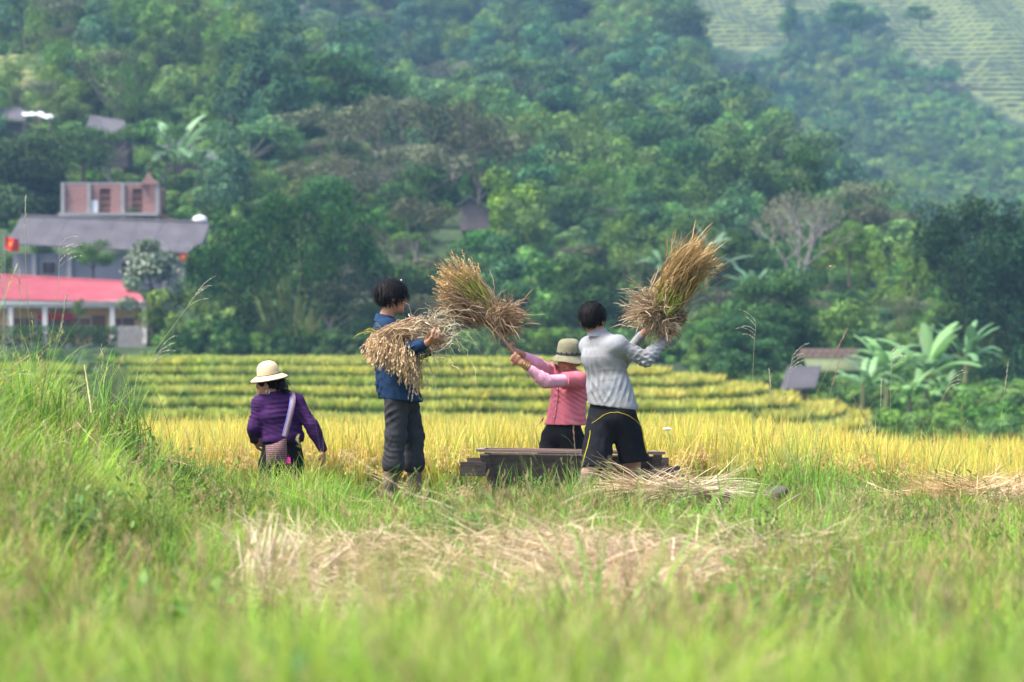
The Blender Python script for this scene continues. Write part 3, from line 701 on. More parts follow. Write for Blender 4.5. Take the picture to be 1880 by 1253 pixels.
flow = tree_parts(205, 6, 4.2, 16, 3600, .26, .6, (.05,.09,.05), (.20,.26,.17), lo=.25)
rr_ = np.random.default_rng(8)
v = rr_.normal(size=(260,3)); v /= np.linalg.norm(v,axis=1,keepdims=True); v[:,2] = np.abs(v[:,2])
leaf_quads(flow[0], A(0,0,3.6)+v*A(2.2,2.2,2.3)*rr_.uniform(.8,1.08,(260,1)), v, .2, .8, np.tile(A(.42,.47,.34),(260,1)), rr_)
tree_at('flow', 280, 600, 440, 196, 'small grey green tree with white blossom in front of the long grey roof', 0, 'flowering_tree', None, 'tree', flow, 6, 1.)
tree_at(1, 172, 520, 440, 212, 'light green feathery tree before the grey building wall', .8, 'tree', None, 'tree', None, 9, 1.5)
tree_at(7, 322, 600, 520, 196, 'small olive bush tree between blossom tree and bamboo', .8, 'tree', None, 'tree', None, 3.2, 1.0)
tree_at(1, 145, 600, 548, 197, 'slim sapling in front of the school veranda', .8, 'tree', None, 'tree', None, 9, .75)
bare1 = bare_parts(206, 12, 9, 2600, (.30,.26,.25), (.14,.15,.09))
tree_at('bare1', 1468, 560, 315, 205, 'tall grey leafless tree with spreading bare branches', .5, 'bare_tree', None, 'tree', bare1, 12, 1.0)
tree_at(0, 1470, 430, 262, 222, 'dark domed tree rising above the bare grey tree', .5, 'tree', None, 'tree', None, 8, .62)
bare2 = bare_parts(207, 13, 13, 5200, (.17,.14,.12), (.11,.13,.06))
tree_at('bare2', 760, 470, 110, 262, 'great olive thinly leaved tree above the plank hut', 1.2, 'bare_tree', None, 'tree', bare2, 13, .9)
tree_at('bare2', 640, 440, 250, 258, 'grey brown twiggy tree above the big bamboo clump', 3.2, 'bare_tree', None, 'tree', bare2, 13, 1.0)
tree_at(9, 545, 390, 275, 262, 'pale slender tree with bare trunk on the slope over the bamboo', .2, 'bare_tree', None, 'tree', None, 9, 1.)
tree_at(0, 735, 440, 330, 250, 'dark dense tree left of the plank hut', .2, 'tree', None, 'tree', None, 8, 1.1)
tree_at(3, 925, 215, 92, 420, 'bright green umbrella shaped tree standing out on the middle hill', .2, 'tree', None, 'tree', tree_parts(208,10,8,12,4200,.4,.6,(.035,.09,.015),(.10,.19,.03),'flat') , 10, .75) if False else \
tree_at('umb', 925, 215, 92, 420, 'bright green umbrella shaped tree standing out on the middle hill', .2, 'tree', None, 'tree', tree_parts(208,10,8,14,4200,.4,.6,(.035,.09,.015),(.10,.19,.03),'flat'), 10, .8)
for (px, pb, pt, d, v_, wd, lab) in [
    (960,520,365,235,1,1.1,'green tree directly right of the plank hut'), (1050,470,345,262,0,1.2,'dark bushy tree right of the hut, second along'),
    (1160,520,385,232,5,1.1,'bamboo tuft behind the pink hatted woman'), (1250,470,395,240,2,1.3,'yellow green tree behind the top of the upraised sheaf'),
    (1560,520,405,215,1,1.0,'mid green tree right of the bare grey tree'), (1650,600,435,182,5,.9,'yellow green bamboo tuft left of the dark right hand bamboo'),
    (1320,560,420,220,0,1.2,'dark tree left of the bare grey tree'), (1545,660,560,182,8,.9,'low green thicket above the grey slate roof'),
    (900,560,420,236,0,1.3,'shaded dark tree behind the threshing sheaf'), (1000,590,470,215,8,1.,'low bushy tree above the woman swinging the sheaf'),
    (850,640,560,205,0,1.5,'dark undergrowth tree between the young man and the swung sheaf'), (750,600,470,215,7,.8,'pale soft bush glowing behind the young man'),
    (690,470,380,232,1,1.,'green tree peeping over the right of the bamboo clump'), (1600,700,600,176,0,1.0,'dark low tree left of the banana plants'),
    (430,390,270,262,1,1.,'olive tree below the banana plants on the left slope'), (300,330,215,270,6,1.1,'flat topped tree hiding the left hillside roofs'),
    (205,335,222,270,6,1.2,'spreading tree over the lilac hillside roof'), (150,345,225,272,0,1.3,'dark tree between brick building and lilac hillside roof'),
    (560,250,100,345,2,.9,'lime green tree on the crest of the left spur'), (470,160,60,372,5,.9,'feathery lime bamboo on top of the left spur'),
    (250,180,90,330,5,1.1,'rounded bamboo plume grove over the left terraces'), (330,190,110,325,5,1.1,'bluish bamboo plumes beside the rounded grove'),
    (400,170,90,340,5,1.,'bamboo plumes near the spur crest'), (90,75,15,360,5,.9,'small bright bamboo at the top left corner'),
    (1000,400,300,330,0,1.1,'round blue green tree above the hut roof line'), (1130,330,230,345,5,1.,'pale plume of bamboo in the middle of the hill'),
    (1225,420,330,300,5,1.,'feathery bamboo over the middle hill foot'), (1180,330,180,400,6,.9,'hazy umbrella tree on the middle hill'),
    (1560,75,0,700,0,1.3,'dark shrub clump on the saddle between the terraces'), (1690,50,8,720,0,1.6,'dark round thicket beside the high right terraces'),
    (1450,75,0,640,3,1.,'blue green tall tree between the two high terraces')]:
    h0 = {0:8,1:9,2:7,3:10,5:9,6:8,7:3.2,8:3.}[v_]
    tree_at(v_, px, pb, pt, d, lab, rng.random()*6, 'bamboo_clump' if v_ == 5 else 'tree', None, 'bamboo' if v_ == 5 else 'tree', None, h0, wd)

# --- hillside trees: the largest-showing ones as single trees, the rest as forest
BUILD = [(30,440,20,560,195,232),(105,395,330,305,228,252),(0,255,430,190,262,300),(832,425,915,350,236,262),(660,480,710,455,232,244)]
def blocked(x, y):
    z = H(x,y); px, py = topix(x, y, z); b = np.zeros(len(x), bool)
    for (x0,y1,x1,y0,d0,d1) in BUILD: b |= (px > x0-8)&(px < x1+8)&(y > d0-14)&(y < d1+6)
    for q_ in (2., 4.5, 7.):
        for (x0,y1,x1,y0,d0,d1) in BUILD[2:]: pt = py-q_*F/y; b |= (px > x0-20)&(px < x1+20)&(pt > y0-5)&(pt < y1)&(y < d1)&(y > 208)
    b |= (px < 400)&(y > 194)&(y < 247)
    b |= (y < 197)&(px < 1180)
    for p in (TERR_R, TERR_L, SLIDE1, SLIDE2): b |= in_poly(px, py, p)
    for q_ in (2.5, 5.5): b |= in_poly(px, py-q_*F/y, TERR_R)&(y > 400)
    b |= in_poly(px, py, [(1390,135),(1410,145),(1650,500),(1590,500)]) & in_poly(px, py, SLIDE2)
    return b
r = np.random.default_rng(21); X=[]; Y_=[]
for (y0,y1,sp) in ((196,250,3.9),(250,330,4.8),(330,430,5.8),(430,560,6.2),(560,760,5.6),(760,1020,6.6)):
    n = int((y1**2-y0**2)*.215/(sp*sp)); yy = np.sqrt(r.uniform(y0*y0,y1*y1,n)); xx = r.uniform(-.215,.215,n)*yy
    X.append(xx); Y_.append(yy)
X = np.concatenate(X); Y_ = np.concatenate(Y_)
keep = ~blocked(X, Y_); X, Y_ = X[keep], Y_[keep]; P = put(X, Y_); px, py = topix(X, Y_, P[:,2])
n = len(X); nz = snoise(P, .045, 9); nz2 = snoise(P, .03, 14)+r.normal(0,.35,n)
C_left = (px < 620)&(Y_ > 280)&(Y_ < 430); C_mid = (px > 560)&(px < 900)&(Y_ < 330)
idx = np.where(nz2 > .35, 2, np.where(nz2 > .1, 1, np.where(nz2 > -.12, 0, np.where(nz2 > -.35, 3, 6))))
idx = np.where(C_left, r.choice([5,5,5,2,1,3], n), idx)
idx = np.where(C_mid, r.choice([4,4,0,9,3,0], n), idx)
idx = np.where((nz > .3)&(r.random(n) < .5), 5, idx); idx = np.where(r.random(n) < .05, 4, idx)
scrub = in_poly(px, py, SCRUB); idx = np.where(scrub, r.choice([7,8,7], n), idx)
idx = np.where((Y_ > 600)&(r.random(n) < .45), r.choice([7,8], n), idx)
s = (.5+.85*r.random(n)**1.6)*np.where(Y_<250,.66,np.where(Y_<330,.9,1.1)); s = np.where(idx>=7, s*1.1, s)
s = np.where((Y_<232)&(px>950), s*.62, s); s = np.where(idx==9, s*.9, s)
sc3 = np.stack([s*r.uniform(.85,1.3,n), s*r.uniform(.85,1.3,n), s],1)
P[:,2] -= .3; rz = r.random(n)*6.283
vis = (np.abs(px-940) < 950)&(py > -40)&(py < 640)
show = np.where(vis, s/Y_*(.7+.3*(idx<7)), 0); order = np.argsort(-show)[:230]
lead = np.zeros(n, bool); lead[order] = True
reg = lambda i: ('left slope below the village roofs' if px[i] < 430 and Y_[i] < 300 else 'left spur' if px[i] < 640 else
                 'foot of the middle hill' if px[i] < 1250 and Y_[i] < 330 else 'middle hill' if px[i] < 1250 else 'valley thicket on the right')
KN = {0:('tree','tree','dark green round tree'),1:('tree','tree','mid green round tree'),2:('tree','tree','yellow green round tree'),3:('tree','tree','tall blue green tree'),4:('tree','tree','thin grey green tree'),
      5:('bamboo_clump','bamboo','feathery bamboo clump'),6:('tree','tree','flat topped blue green tree'),7:('bush','bush','low yellow green bush'),8:('bush','bush','low mid green bush'),9:('bare_tree','tree','half bare grey tree')}
LM = [(30,'the red flag'),(110,'the school roof'),(200,'the brick building'),(280,'the blossom tree'),(345,'the hillside banana plants'),(430,'the great bamboo\'s left half'),(500,'the straw hatted woman'),(570,'the great bamboo\'s right half'),(650,'the great bamboo\'s edge'),(720,'the young man'),(790,'the drooping sheaf'),(870,'the plank hut'),(935,'the woman\'s sheaf'),(1000,'the threshing arms'),(1045,'the olive hat'),(1100,'the man in grey'),(1170,'the man\'s raised arms'),(1265,'the raised sheaf'),(1330,'the right of the raised sheaf'),(1390,'the round dense tree'),(1470,'the bare grey tree'),(1540,'the lilac shed roof'),(1600,'the left banana plant'),(1660,'the banana group'),(1740,'the blue barrels'),(1820,'the dark edge bamboo')]
RW = [(70,'at the top edge'),(150,'high on the slope'),(230,'on the upper slope'),(310,'halfway down the slope'),(390,'on the lower slope'),(1e9,'at the slope foot')]
used_l = {}
for i in np.nonzero(lead)[0]:
    nm, cat, ds = KN[int(idx[i])]; cx = px[i]; cy_ = py[i]-4*F/Y_[i]
    lm_ = min(LM, key=lambda q_: abs(q_[0]-cx))[1]; rw = next(t_ for v_, t_ in RW if cy_ < v_)
    lab = '%s %s, above %s' % (ds, rw, lm_); used_l.setdefault(lab, []).append(i)
for lab, ii in used_l.items():
    ii = sorted(ii, key=lambda i: px[i])
    for j, i in enumerate(ii):
        nm, cat, ds = KN[int(idx[i])]; pre = '' if len(ii) == 1 else (['left ','right '][j] if len(ii) == 2 else (['leftmost ','middle ','rightmost '] if len(ii) == 3 else ['leftmost ','inner left ','inner right ','rightmost '] if len(ii) == 4 else ['leftmost ','inner left ','central ','inner right ','rightmost ','outermost '])[min(j,5)])
        t = plant_tree(int(idx[i]), P[i,0], P[i,1], 1, rz[i], pre+lab, '%ss on the %s' % (ds, reg(i)), nm, cat, z=P[i,2]); t.scale = tuple(sc3[i])
o_ = ~lead
scatter('forest', tree_coll, P[o_], np.stack([0*rz,0*rz,rz],1)[o_], sc3[o_], idx[o_], 'far hillside forest reading as one mass of crowns')
# undergrowth closing the gaps
x = r.uniform(-.21,.21,15000); y = np.sqrt(r.uniform(197**2,600**2,15000)); x = x*y; k_ = ~blocked(x,y)|((940+F*x/y<400)&(y>228)&(y<262)&(r.random(15000)<.5)); x, y = x[k_], y[k_]
s = r.uniform(.35,.75,len(x)); scatter('undergrowth', tree_coll, put(x,y)-A(0,0,.3), np.stack([0*x,0*x,r.random(len(x))*6.28],1), s, r.choice([7,8,8],len(x)), 'undergrowth between the trees on the slopes')
x = r.uniform(.03,.205,7000); y = np.sqrt(r.uniform(480**2,1000**2,7000)); x = x*y; k_ = ~blocked(x,y); x, y = x[k_], y[k_]
scatter('hill_scrub', tree_coll, put(x,y)-A(0,0,.3), np.stack([0*x,0*x,r.random(len(x))*6.28],1), r.uniform(.7,1.6,len(x)), r.choice([7,8,8,2],len(x),p=[.3,.3,.35,.05]), 'dense scrub clothing the right hand hill')
x = r.uniform(-58,-20,1600); y = r.uniform(244,305,1600); k_ = (940+F*x/y < 470); x, y = x[k_], y[k_]
scatter('hillside_weeds', tree_coll, put(x,y)-A(0,0,.15), np.stack([0*x,0*x,r.random(len(x))*6.28],1), r.uniform(.15,.38,len(x)), r.choice([7,8],len(x)), 'weeds and low bushes between the hillside houses')
# hedge and thicket along the valley floor on the right and at the foot of the bamboo
x = r.uniform(-42,-8,900); y = r.uniform(150,203,900); k_ = ((y > 190)|(np.abs(x+.16*y-2.9) < 1.2))&(940+F*x/y < 420)&~((y > 195)&(940+F*x/y < 290)); x, y = x[k_], y[k_]
scatter('ditch_growth', tree_coll, put(x,y)-A(0,0,.15), np.stack([0*x,0*x,r.random(len(x))*6.28],1), r.uniform(.12,.36,len(x)), r.choice([7,8],len(x)), 'bushes and weeds along the ditch and field edge below the school')
x = r.uniform(8,48,1500); y = r.uniform(128,205,1500); px_, py_ = topix(x,y,H(x,y)); k_ = (px_ > 1290)&(knoll_f(x,y,0)>.12)&~((px_>1436)&(px_<1545)&(y>137)&(y<170)); x, y = x[k_], y[k_]
scatter('thicket', tree_coll, put(x,y)-A(0,0,.25), np.stack([0*x,0*x,r.random(len(x))*6.28],1), r.uniform(.25,.7,len(x)), r.choice([7,8,8],len(x)), 'low thicket on the valley floor right of the knoll')
x = r.uniform(-44,18,420); y = r.uniform(195,207,420); px_ = 940+F*x/y; k_ = (px_>300); x, y = x[k_], y[k_]
scatter('undergrowth', tree_coll, put(x,y)-A(0,0,.2), np.stack([0*x,0*x,r.random(len(x))*6.28],1), r.uniform(.35,.7,len(x)), np.full(len(x),8), 'dark undergrowth along the foot of the bamboo behind the knoll')

# --- banana plants, each big leaf a part
mat_ban = rgb_mat('banana_leaf', vcol=True, trans=.35, rough=.45, spec=.4)
def banana(px, pyb, pyt, d, n, seed, label, col=(.22,.42,.14), spread=1.):
    if px > 1550: px, pyb, pyt = px-12, pyb-4, pyt-6
    r = np.random.default_rng(seed); x = (px-940)/F*d; zb = CZ+(626.5-pyb)/F*d; hh = (pyb-pyt)/F*d
    t = thing('banana_plant', label, 'banana plant', (x,d,zb)); st = hh*.34
    m = MB(); tube(m, [A(0,0,-.5),A(.05,0,st*.6),A(0,0,st)], [.16,.13,.08], 8, (.16,.17,.07)); m.obj('stem', mat_bark, t, loc=(0,0,0))
    for i in range(n+3):
        lf = banana_leaf(hh*r.uniform(.55,.76), hh*.085*r.uniform(.8,1.2), r.uniform(.05,.4)+.30*(i%3), r.uniform(.7,1.9)*spread, A(*col)*r.uniform(.5,.95), r).obj('leaf', mat_ban, None); lf.parent = t; lf.location = (r.normal(0,.12*(i>5)*3),0,st*r.uniform(.6,1))
        lf.rotation_euler = (0,0,i*2.4+r.normal(0,.3))
for a in [(1640,735,590,150,10,1,'large banana plant behind the tall grass stems on the right'),(1712,740,565,153,9,2,'banana plant with tall upright leaves, tallest of the right group'),
          (1595,745,640,146,9,3,'low banana plant leftmost of the right group',(.20,.38,.15)),(1680,760,660,145,9,4,'short banana plant in front of the tallest one'),
          (1785,690,572,158,11,5,'banana plant standing alone right of the banana group',(.16,.34,.14)),(1745,750,670,148,8,12,'small banana plant under the lone one',(.16,.33,.12)),
          (322,340,190,272,11,6,'banana plant on the slope above the brick building',(.26,.44,.22)),(362,335,235,270,8,7,'smaller banana plant beside the hillside one',(.24,.42,.2)),
          (1298,520,405,214,9,8,'pale banana plant behind the raised sheaf',(.20,.34,.20)),(1385,560,470,205,9,9,'banana plant at the foot of the bare tree',(.14,.28,.14)),
          (1215,520,440,216,7,10,'small banana plant left of the raised sheaf',(.14,.28,.12)),(1470,520,475,206,7,11,'small banana plant right of the bare trunk',(.13,.26,.12))]:
    banana(*a)
# ------------------------------------------------------------------ people
mat_skin = rgb_mat('skin', (.42,.20,.12), rough=.55, var=.12, nscale=14, bump=.001, bscale=300, spec=.35)
mat_hair = rgb_mat('black_hair', (.008,.007,.008), rough=.6, var=.4, nscale=60, stretch=(1,1,.15), bump=.004, bscale=130, spec=.12)
mat_eye = rgb_mat('eye_white', (.55,.5,.45), rough=.3)
mat_iris = rgb_mat('dark_iris', (.01,.006,.004), rough=.2)
mat_lip = rgb_mat('lips', (.36,.12,.10), rough=.5)
def frame(f, up=(0,0,1)):
    f = nrm(f); up = np.array(up,float); r_ = nrm(np.cross(f, up)); u = np.cross(r_, f); return f, r_, u   # forward, person's right, up
def head(sd, c, f, up, k=1.0):
    """skull, jaw, nose, brow, cheeks, lips, ears; c is the skull centre"""
    f, r_, u = frame(f, up); ax = [r_, f, u]
    p = lambda a,b,e: np.array(c)+k*(r_*a+f*b+u*e)
    sd.ell(p(0,-.008,.022), ax, (.074*k,.094*k,.086*k), .0)
    sd.ell(p(0,.028,-.028), ax, (.060*k,.062*k,.072*k), .03)
    sd.ell(p(0,.050,-.078), ax, (.040*k,.036*k,.030*k), .03)
    sd.ell(p(0,.078,-.094), ax, (.017*k,.014*k,.014*k), .02)
    sd.ell(p(0,.080,.022), ax, (.048*k,.014*k,.012*k), .02)
    for s in (-1,1):
        sd.ell(p(s*.038,.068,-.026), ax, (.022*k,.018*k,.018*k), .02)
        sd.ell(p(s*.026,.089,.004), ax, (.014*k,.012*k,.009*k), .008, sub=True)
        e = p(s*.076,-.004,-.012); sd.ell(e, [nrm(r_*.9-f*.35*s*s*1.), nrm(f+.35*r_*s), u], (.009*k,.017*k,.030*k), .006)
    sd.cap(p(0,.090,.006), p(0,.106,-.026), .008*k, .0115*k, .012)
    for s in (-1,1): sd.ell(p(s*.011,.098,-.031), ax, (.008*k,.010*k,.007*k), .006)
    sd.ell(p(0,.094,-.053), ax, (.020*k,.010*k,.006*k), .006); sd.ell(p(0,.091,-.066), ax, (.018*k,.010*k,.007*k), .006)
    return p
def hand(sd, wr, f, n, th, k=1., curl=(.9,1.1,.7), tcurl=.6):
    """wrist point, finger direction f, palm facing n, thumb side th (+1/-1 along f x n)"""
    f = nrm(f); n = np.array(n,float); n = nrm(n-f*(n@f)); s = np.cross(f, n)*th
    wr = np.array(wr,float); kn = wr+f*.085*k
    sd.ecap(wr, wr+f*.045*k, s, (.026*k,.018*k), (.038*k,.015*k), .015); sd.ecap(wr+f*.045*k, kn, s, (.038*k,.015*k), (.040*k,.0125*k), .01)
    for i, (o, L_) in enumerate(((.030,.070),(.0105,.079),(-.0095,.073),(-.028,.058))):
        p = kn+s*o*k-f*.004; d = f+s*o*1.2; d = nrm(d); a = 0; rr = .0092*k
        for j, (fr, cu) in enumerate(zip((.44,.31,.25), curl)):
            a += cu; dd = nrm(d*math.cos(a)+n*math.sin(a)); q = p+dd*L_*fr*k; sd.cap(p, q, rr, rr*.88, .004); p = q; rr *= .88
    p = wr+f*.022*k+s*.026*k
    for L_, a1 in ((.042,.25),(.034,.25+tcurl),(.026,.25+tcurl*1.6)):
        dd = nrm(s*math.cos(a1)*.75+f*.75+n*math.sin(a1)*1.1); q = p+dd*L_*k; sd.cap(p, q, .0115*k, .0095*k, .008); p = q
def torso(sd, P, inf=0., k=.03, sx=1., hemz=None):
    """P: pelvis, waist, chest, shoulder points, neck; across = right direction"""
    a = P['across']
    sd.ecap(P['pelvis'], P['waist'], a, (.150*sx+inf,.108+inf), (.128*sx+inf,.092+inf), k)
    sd.ecap(P['waist'], P['chest'], a, (.128*sx+inf,.092+inf), (.148*sx+inf,.105+inf), k)
    top = (P['shR']+P['shL'])/2
    sd.ecap(P['chest'], top-A(0,0,.01), a, (.148*sx+inf,.105+inf), (.115*sx+inf,.070+inf), k)
    for q in ('shR','shL'): sd.cap(top+A(0,0,.012), P[q], .052+inf, .050+inf, k*1.3); sd.cap(P[q], (P[q]+P['chest'])/2, .050+inf, .055+inf, k)
    sd.cap(P['neck'], top+A(0,0,.0), .050+inf*.5, .065+inf, k)
def limb3(sd, a, b, c, r0, r1, r2, k=.02): 
    sd.cap(a, b, r0, r1, k); sd.cap(b, b+(c-b)*.3, r1, r1*.98, k); sd.cap(b+(c-b)*.3, c, r1*.98, r2, k)
def fin(sd, name, mat, parent, loc, packs=None, seed=0, noise=0., col=(.5,.5,.5), colf=None, post=None, flip=False):
    V, Q = sd.extract(); N = vnormals(V, Q)
    c0 = V.mean(0)
    if ((V-c0)*N).sum() < 0: N = -N; Q = Q[:,::-1]
    if packs: V = folds(V, N, packs, seed)
    if noise: V = V+N*(noise*snoise(V, 28, seed, 3))[:,None]
    m = MB(); m.add(V, Q, colf(V) if colf else col); o = m.obj(name, mat, None); o.parent = parent
    return o
def rpacks(seed, c, spread, n, lam=(.03,.06), R=(.05,.12), amp=(.003,.008), bias=(0,0,1), bj=.8):
    r = np.random.default_rng(seed)
    return [(np.array(c)+r.normal(size=3)*np.array(spread), nrm(np.array(bias)+r.normal(0,bj,3)), r.uniform(*lam), r.uniform(*R), r.uniform(*amp)) for _ in range(n)]
def ear_eye(o_parent, p, f, up, k, eyes=True):
    f, r_, u = frame(f, up)
    for s in (-1,1) if eyes else ():
        m = MB(); add_ball(m, p(s*.027,.078,.003), .0115*k); e = m.obj('eye', mat_eye, None); e.parent = o_parent
        m = MB(); add_ball(m, p(s*.028,.0855,.002), .0056*k); i_ = m.obj('iris', mat_iris, None); i_.parent = e
        m = MB(); tube(m, [p(s*.012,.090,.020), p(s*.028,.090,.026), p(s*.046,.078,.020)], [.0012,.0018,.001], 5); b = m.obj('eyebrow', mat_hair, None); b.parent = o_parent
    m = MB()
    tube(m, [p(-.020,.092,-.060), p(-.009,.1035,-.056), p(0,.1045,-.058), p(.009,.1035,-.056), p(.020,.092,-.060)], [.0015,.0042,.0045,.0042,.0015], 6)
    tube(m, [p(-.019,.092,-.062), p(0,.1015,-.066), p(.019,.092,-.062)], [.0015,.0055,.0015], 6); m.obj('lips', mat_lip, None).parent = o_parent
def add_ball(m, c, r_, n=8, sc=(1,1,1), col=(.5,.5,.5), mi=0):
    th = np.linspace(.001, np.pi-.001, n); ph = np.arange(2*n)*np.pi/n
    V = np.stack([np.sin(th)[:,None]*np.cos(ph), np.sin(th)[:,None]*np.sin(ph), np.cos(th)[:,None]*np.ones(2*n)],-1).reshape(-1,3)*r_*np.array(sc)+np.array(c)
    i = np.arange(n-1)[:,None]*2*n; j = np.arange(2*n)[None,:]; j2 = (j+1)%(2*n)
    m.add(V, np.stack([(i+j).ravel(),(i+2*n+j).ravel(),(i+2*n+j2).ravel(),(i+j2).ravel()],1), col, mi)
def hair_tufts(parent, c, ax, rad, n, L_, down, seed, front=None, name='hair_strands', keepf=None):
    """short strands lying over the hair cap"""
    r = np.random.default_rng(seed); v = r.normal(size=(n,3)); v /= np.linalg.norm(v,axis=1,keepdims=True)
    loc = v*np.array(rad)
    if keepf is not None: k_ = keepf(loc); v, loc = v[k_], loc[k_]; n = len(v)
    P = np.array(c)+loc@np.array(ax); nrmv = (v/np.array(rad)); nrmv /= np.linalg.norm(nrmv,axis=1,keepdims=True); nw = nrmv@np.array(ax)
    d = np.array(down)[None,:]+.22*r.normal(size=(n,3)); d -= nw*(d*nw).sum(1,keepdims=True); d /= np.linalg.norm(d,axis=1,keepdims=True)
    t = np.linspace(0,1,5); LL = L_*r.uniform(.6,1.3,n)
    C = P[:,None,:]+nw[:,None,:]*(.003+.012*np.sin(t*2.4)[None,:,None]*r.uniform(.2,1.1,(n,1,1)))+d[:,None,:]*(t[None,:,None]*LL[:,None,None])+A(0,0,-1)*(t**2)[None,:,None]*.012
    m = MB(); ribbons(m, C, np.tile([.0022,.003,.0028,.002,.0004],(n,1)), np.cross(d, nw), (.5,.5,.5)); o = m.obj(name, mat_hair, None); o.parent = parent
    o['kind'] = 'stuff'
    return o
def Pj(root, px, py, d): return J(px, py, d)-root
def bounds(Ps, pad): Q = np.array(Ps); return Q.min(0)-pad, Q.max(0)+pad

# ======== 1. young man in the blue jacket, carrying a sheaf
D1 = 20.5; fx, fy = H(J(735,880,D1)[0], D1), 0
root1 = A(J(732,880,D1)[0], D1, float(H(J(732,880,D1)[0], D1)))
p1 = thing('person', 'young man with black hair in blue jacket and rolled dark trousers, holding a rice sheaf', 'person', root1)
q = lambda px,py,dd=0.: Pj(root1, px, py, D1+dd)
f1 = nrm(A(.95,.30,0)); a1 = A(f1[1],-f1[0],0)
K = dict(across=a1, pelvis=q(731,722), waist=q(722,680), chest=q(712,635), shR=q(706,606,-.17), shL=q(717,604,.17), neck=q(709,582))
elR, wrR = q(722,652,-.30), q(784,630,-.44); elL, wrL = q(745,655,.2), q(797,640,.0)
hd = q(718,546); hf = nrm(A(.97,.22,-.02))
fl = 0
ankR, ankL = q(716,880,-.10), q(761,876,.10); ankR[2] = .10; ankL[2] = .10
knR, knL = q(727,800,-.09), q(759,800,.10); hpR, hpL = q(726,728,-.08), q(743,728,.08)
lo, hi = bounds([ankR,ankL,wrR,wrL,hd+A(0,0,.14),elR,elL,K['shR'],K['shL'],wrR+f1*.2], .14)
sd = SDF(lo, hi, .0055)
torso(sd, K, -.012); sd.cap(K['neck'], hd-A(0,0,.03), .050, .048, .02); P_ = head(sd, hd, hf, (0,0,1), 1.05)
limb3(sd, K['shR'], elR, wrR, .044,.036,.025); limb3(sd, K['shL'], elL, wrL, .044,.036,.025)
hand(sd, wrR, A(.95,-.1,.30), A(-.2,.4,.9), 1, 1.02, (.8,.9,.6)); hand(sd, wrL, A(.9,-.3,.2), A(-.2,-.2,1), 1, 1., (.8,.9,.6))
for h_, k_, a_ in ((hpR,knR,ankR),(hpL,knL,ankL)):
    limb3(sd, h_, k_, a_, .074,.052,.036); sd.ecap(a_-A(0,0,.04), a_-A(0,0,.06)+f1*.15, a1, (.036,.030), (.040,.022), .02)
body = fin(sd, 'body', mat_skin, p1, root1, noise=.0006)
ear_eye(body, P_, hf, (0,0,1), 1.05)
mat_blue = rgb_mat('blue_work_jacket', (.011,.032,.078), rough=.85, var=.30, nscale=9, bump=.0022, bscale=220, spec=.15)
sd = SDF(lo-.03, hi+.03, .0065)
Kj = dict(K); Kj['pelvis'] = q(736,735)
torso(sd, Kj, .024, .035); sd.ecap(q(728,705), q(737,745), a1, (.178,.138), (.196,.150), .04)
limb3(sd, K['shR'], elR, elR+(wrR-elR)*.85, .064,.056,.046, .025); limb3(sd, K['shL'], elL, elL+(wrL-elL)*.8, .064,.056,.046, .025)
sd.cap(q(708,592), q(706,584), .070, .068, .012)
sd.plane(q(736,735), A(-.10,0,-1)); sd.plane_local(q(709,581), A(.35,0,1), .095)
pk = rpacks(1, q(722,690), (.09,.05,.13), 16, amp=(.003,.008), bias=(.3,0,1))+rpacks(2, q(728,725), (.1,.08,.04), 8, (.04,.07), bias=(1,0,.1), bj=.3)+rpacks(3, elR, (.06,.04,.06), 6, (.025,.04))
jk = fin(sd, 'jacket', mat_blue, p1, root1, pk, 3, .0015)
m = MB()   # folded collar
cpts = [q(708,588)+A(.062*math.cos(t_),.066*math.sin(t_),.012*math.cos(t_+3.14)+.008) for t_ in np.linspace(0.5,5.8,22)]
cp = np.array(cpts); up_ = A(0,0,1)
V = []; 
for p_ in cp:
    o_ = nrm((p_-q(708,588))*A(1,1,0)); V += [p_-up_*.004, p_+up_*.030-o_*.006, p_+up_*.022+o_*.010, p_-up_*.026+o_*.026]
i = np.arange(len(cp)-1)*4; Fc = np.concatenate([np.stack([i+j,i+j+4,i+j+5,i+j+1],1) for j in range(3)])
m.add(V, Fc); m.obj('collar', mat_blue, None).parent = jk
mat_tr = rgb_mat('charcoal_trousers', (.040,.040,.046), rough=.9, var=.35, nscale=11, bump=.002, bscale=240, spec=.12)
sd = SDF(lo-.02, hi+.02, .0065)
sd.ecap(q(736,735), q(731,708), a1, (.138,.100), (.130,.092), .03)
for h_, k_, a_, yc in ((hpR,knR,ankR,828),(hpL,knL,ankL,828)):
    e = k_+(a_-k_)*.40
    sd.cap(h_+A(.008,0,-.02), k_, .090, .078, .03); sd.cap(k_, e, .078, .068, .02)
    sd.ecap(e-A(0,0,.0), e-A(0,0,.055), a1, (.078,.078), (.074,.074), .008); sd.ecap(e-A(0,0,.045), e-A(0,0,.05), a1, (.083,.083), (.083,.083), .006)
pk = rpacks(5, (hpR+knR)/2, (.06,.06,.12), 10, (.04,.07), bias=(.4,0,1))+rpacks(6, (hpL+knL)/2, (.05,.06,.12), 8, (.04,.07), bias=(.4,0,1))+rpacks(7, knR-A(0,0,.05), (.04,.05,.05), 8, (.025,.04), (.04,.08))+rpacks(8, knL-A(0,0,.05), (.04,.05,.05), 8, (.025,.04), (.04,.08))
fin(sd, 'trousers', mat_tr, p1, root1, pk, 9, .001)
mat_boot = rgb_mat('muddy_boot', (.09,.055,.04), rough=.75, col2=(.17,.12,.09), nscale=13, bump=.003, bscale=60, spec=.3)
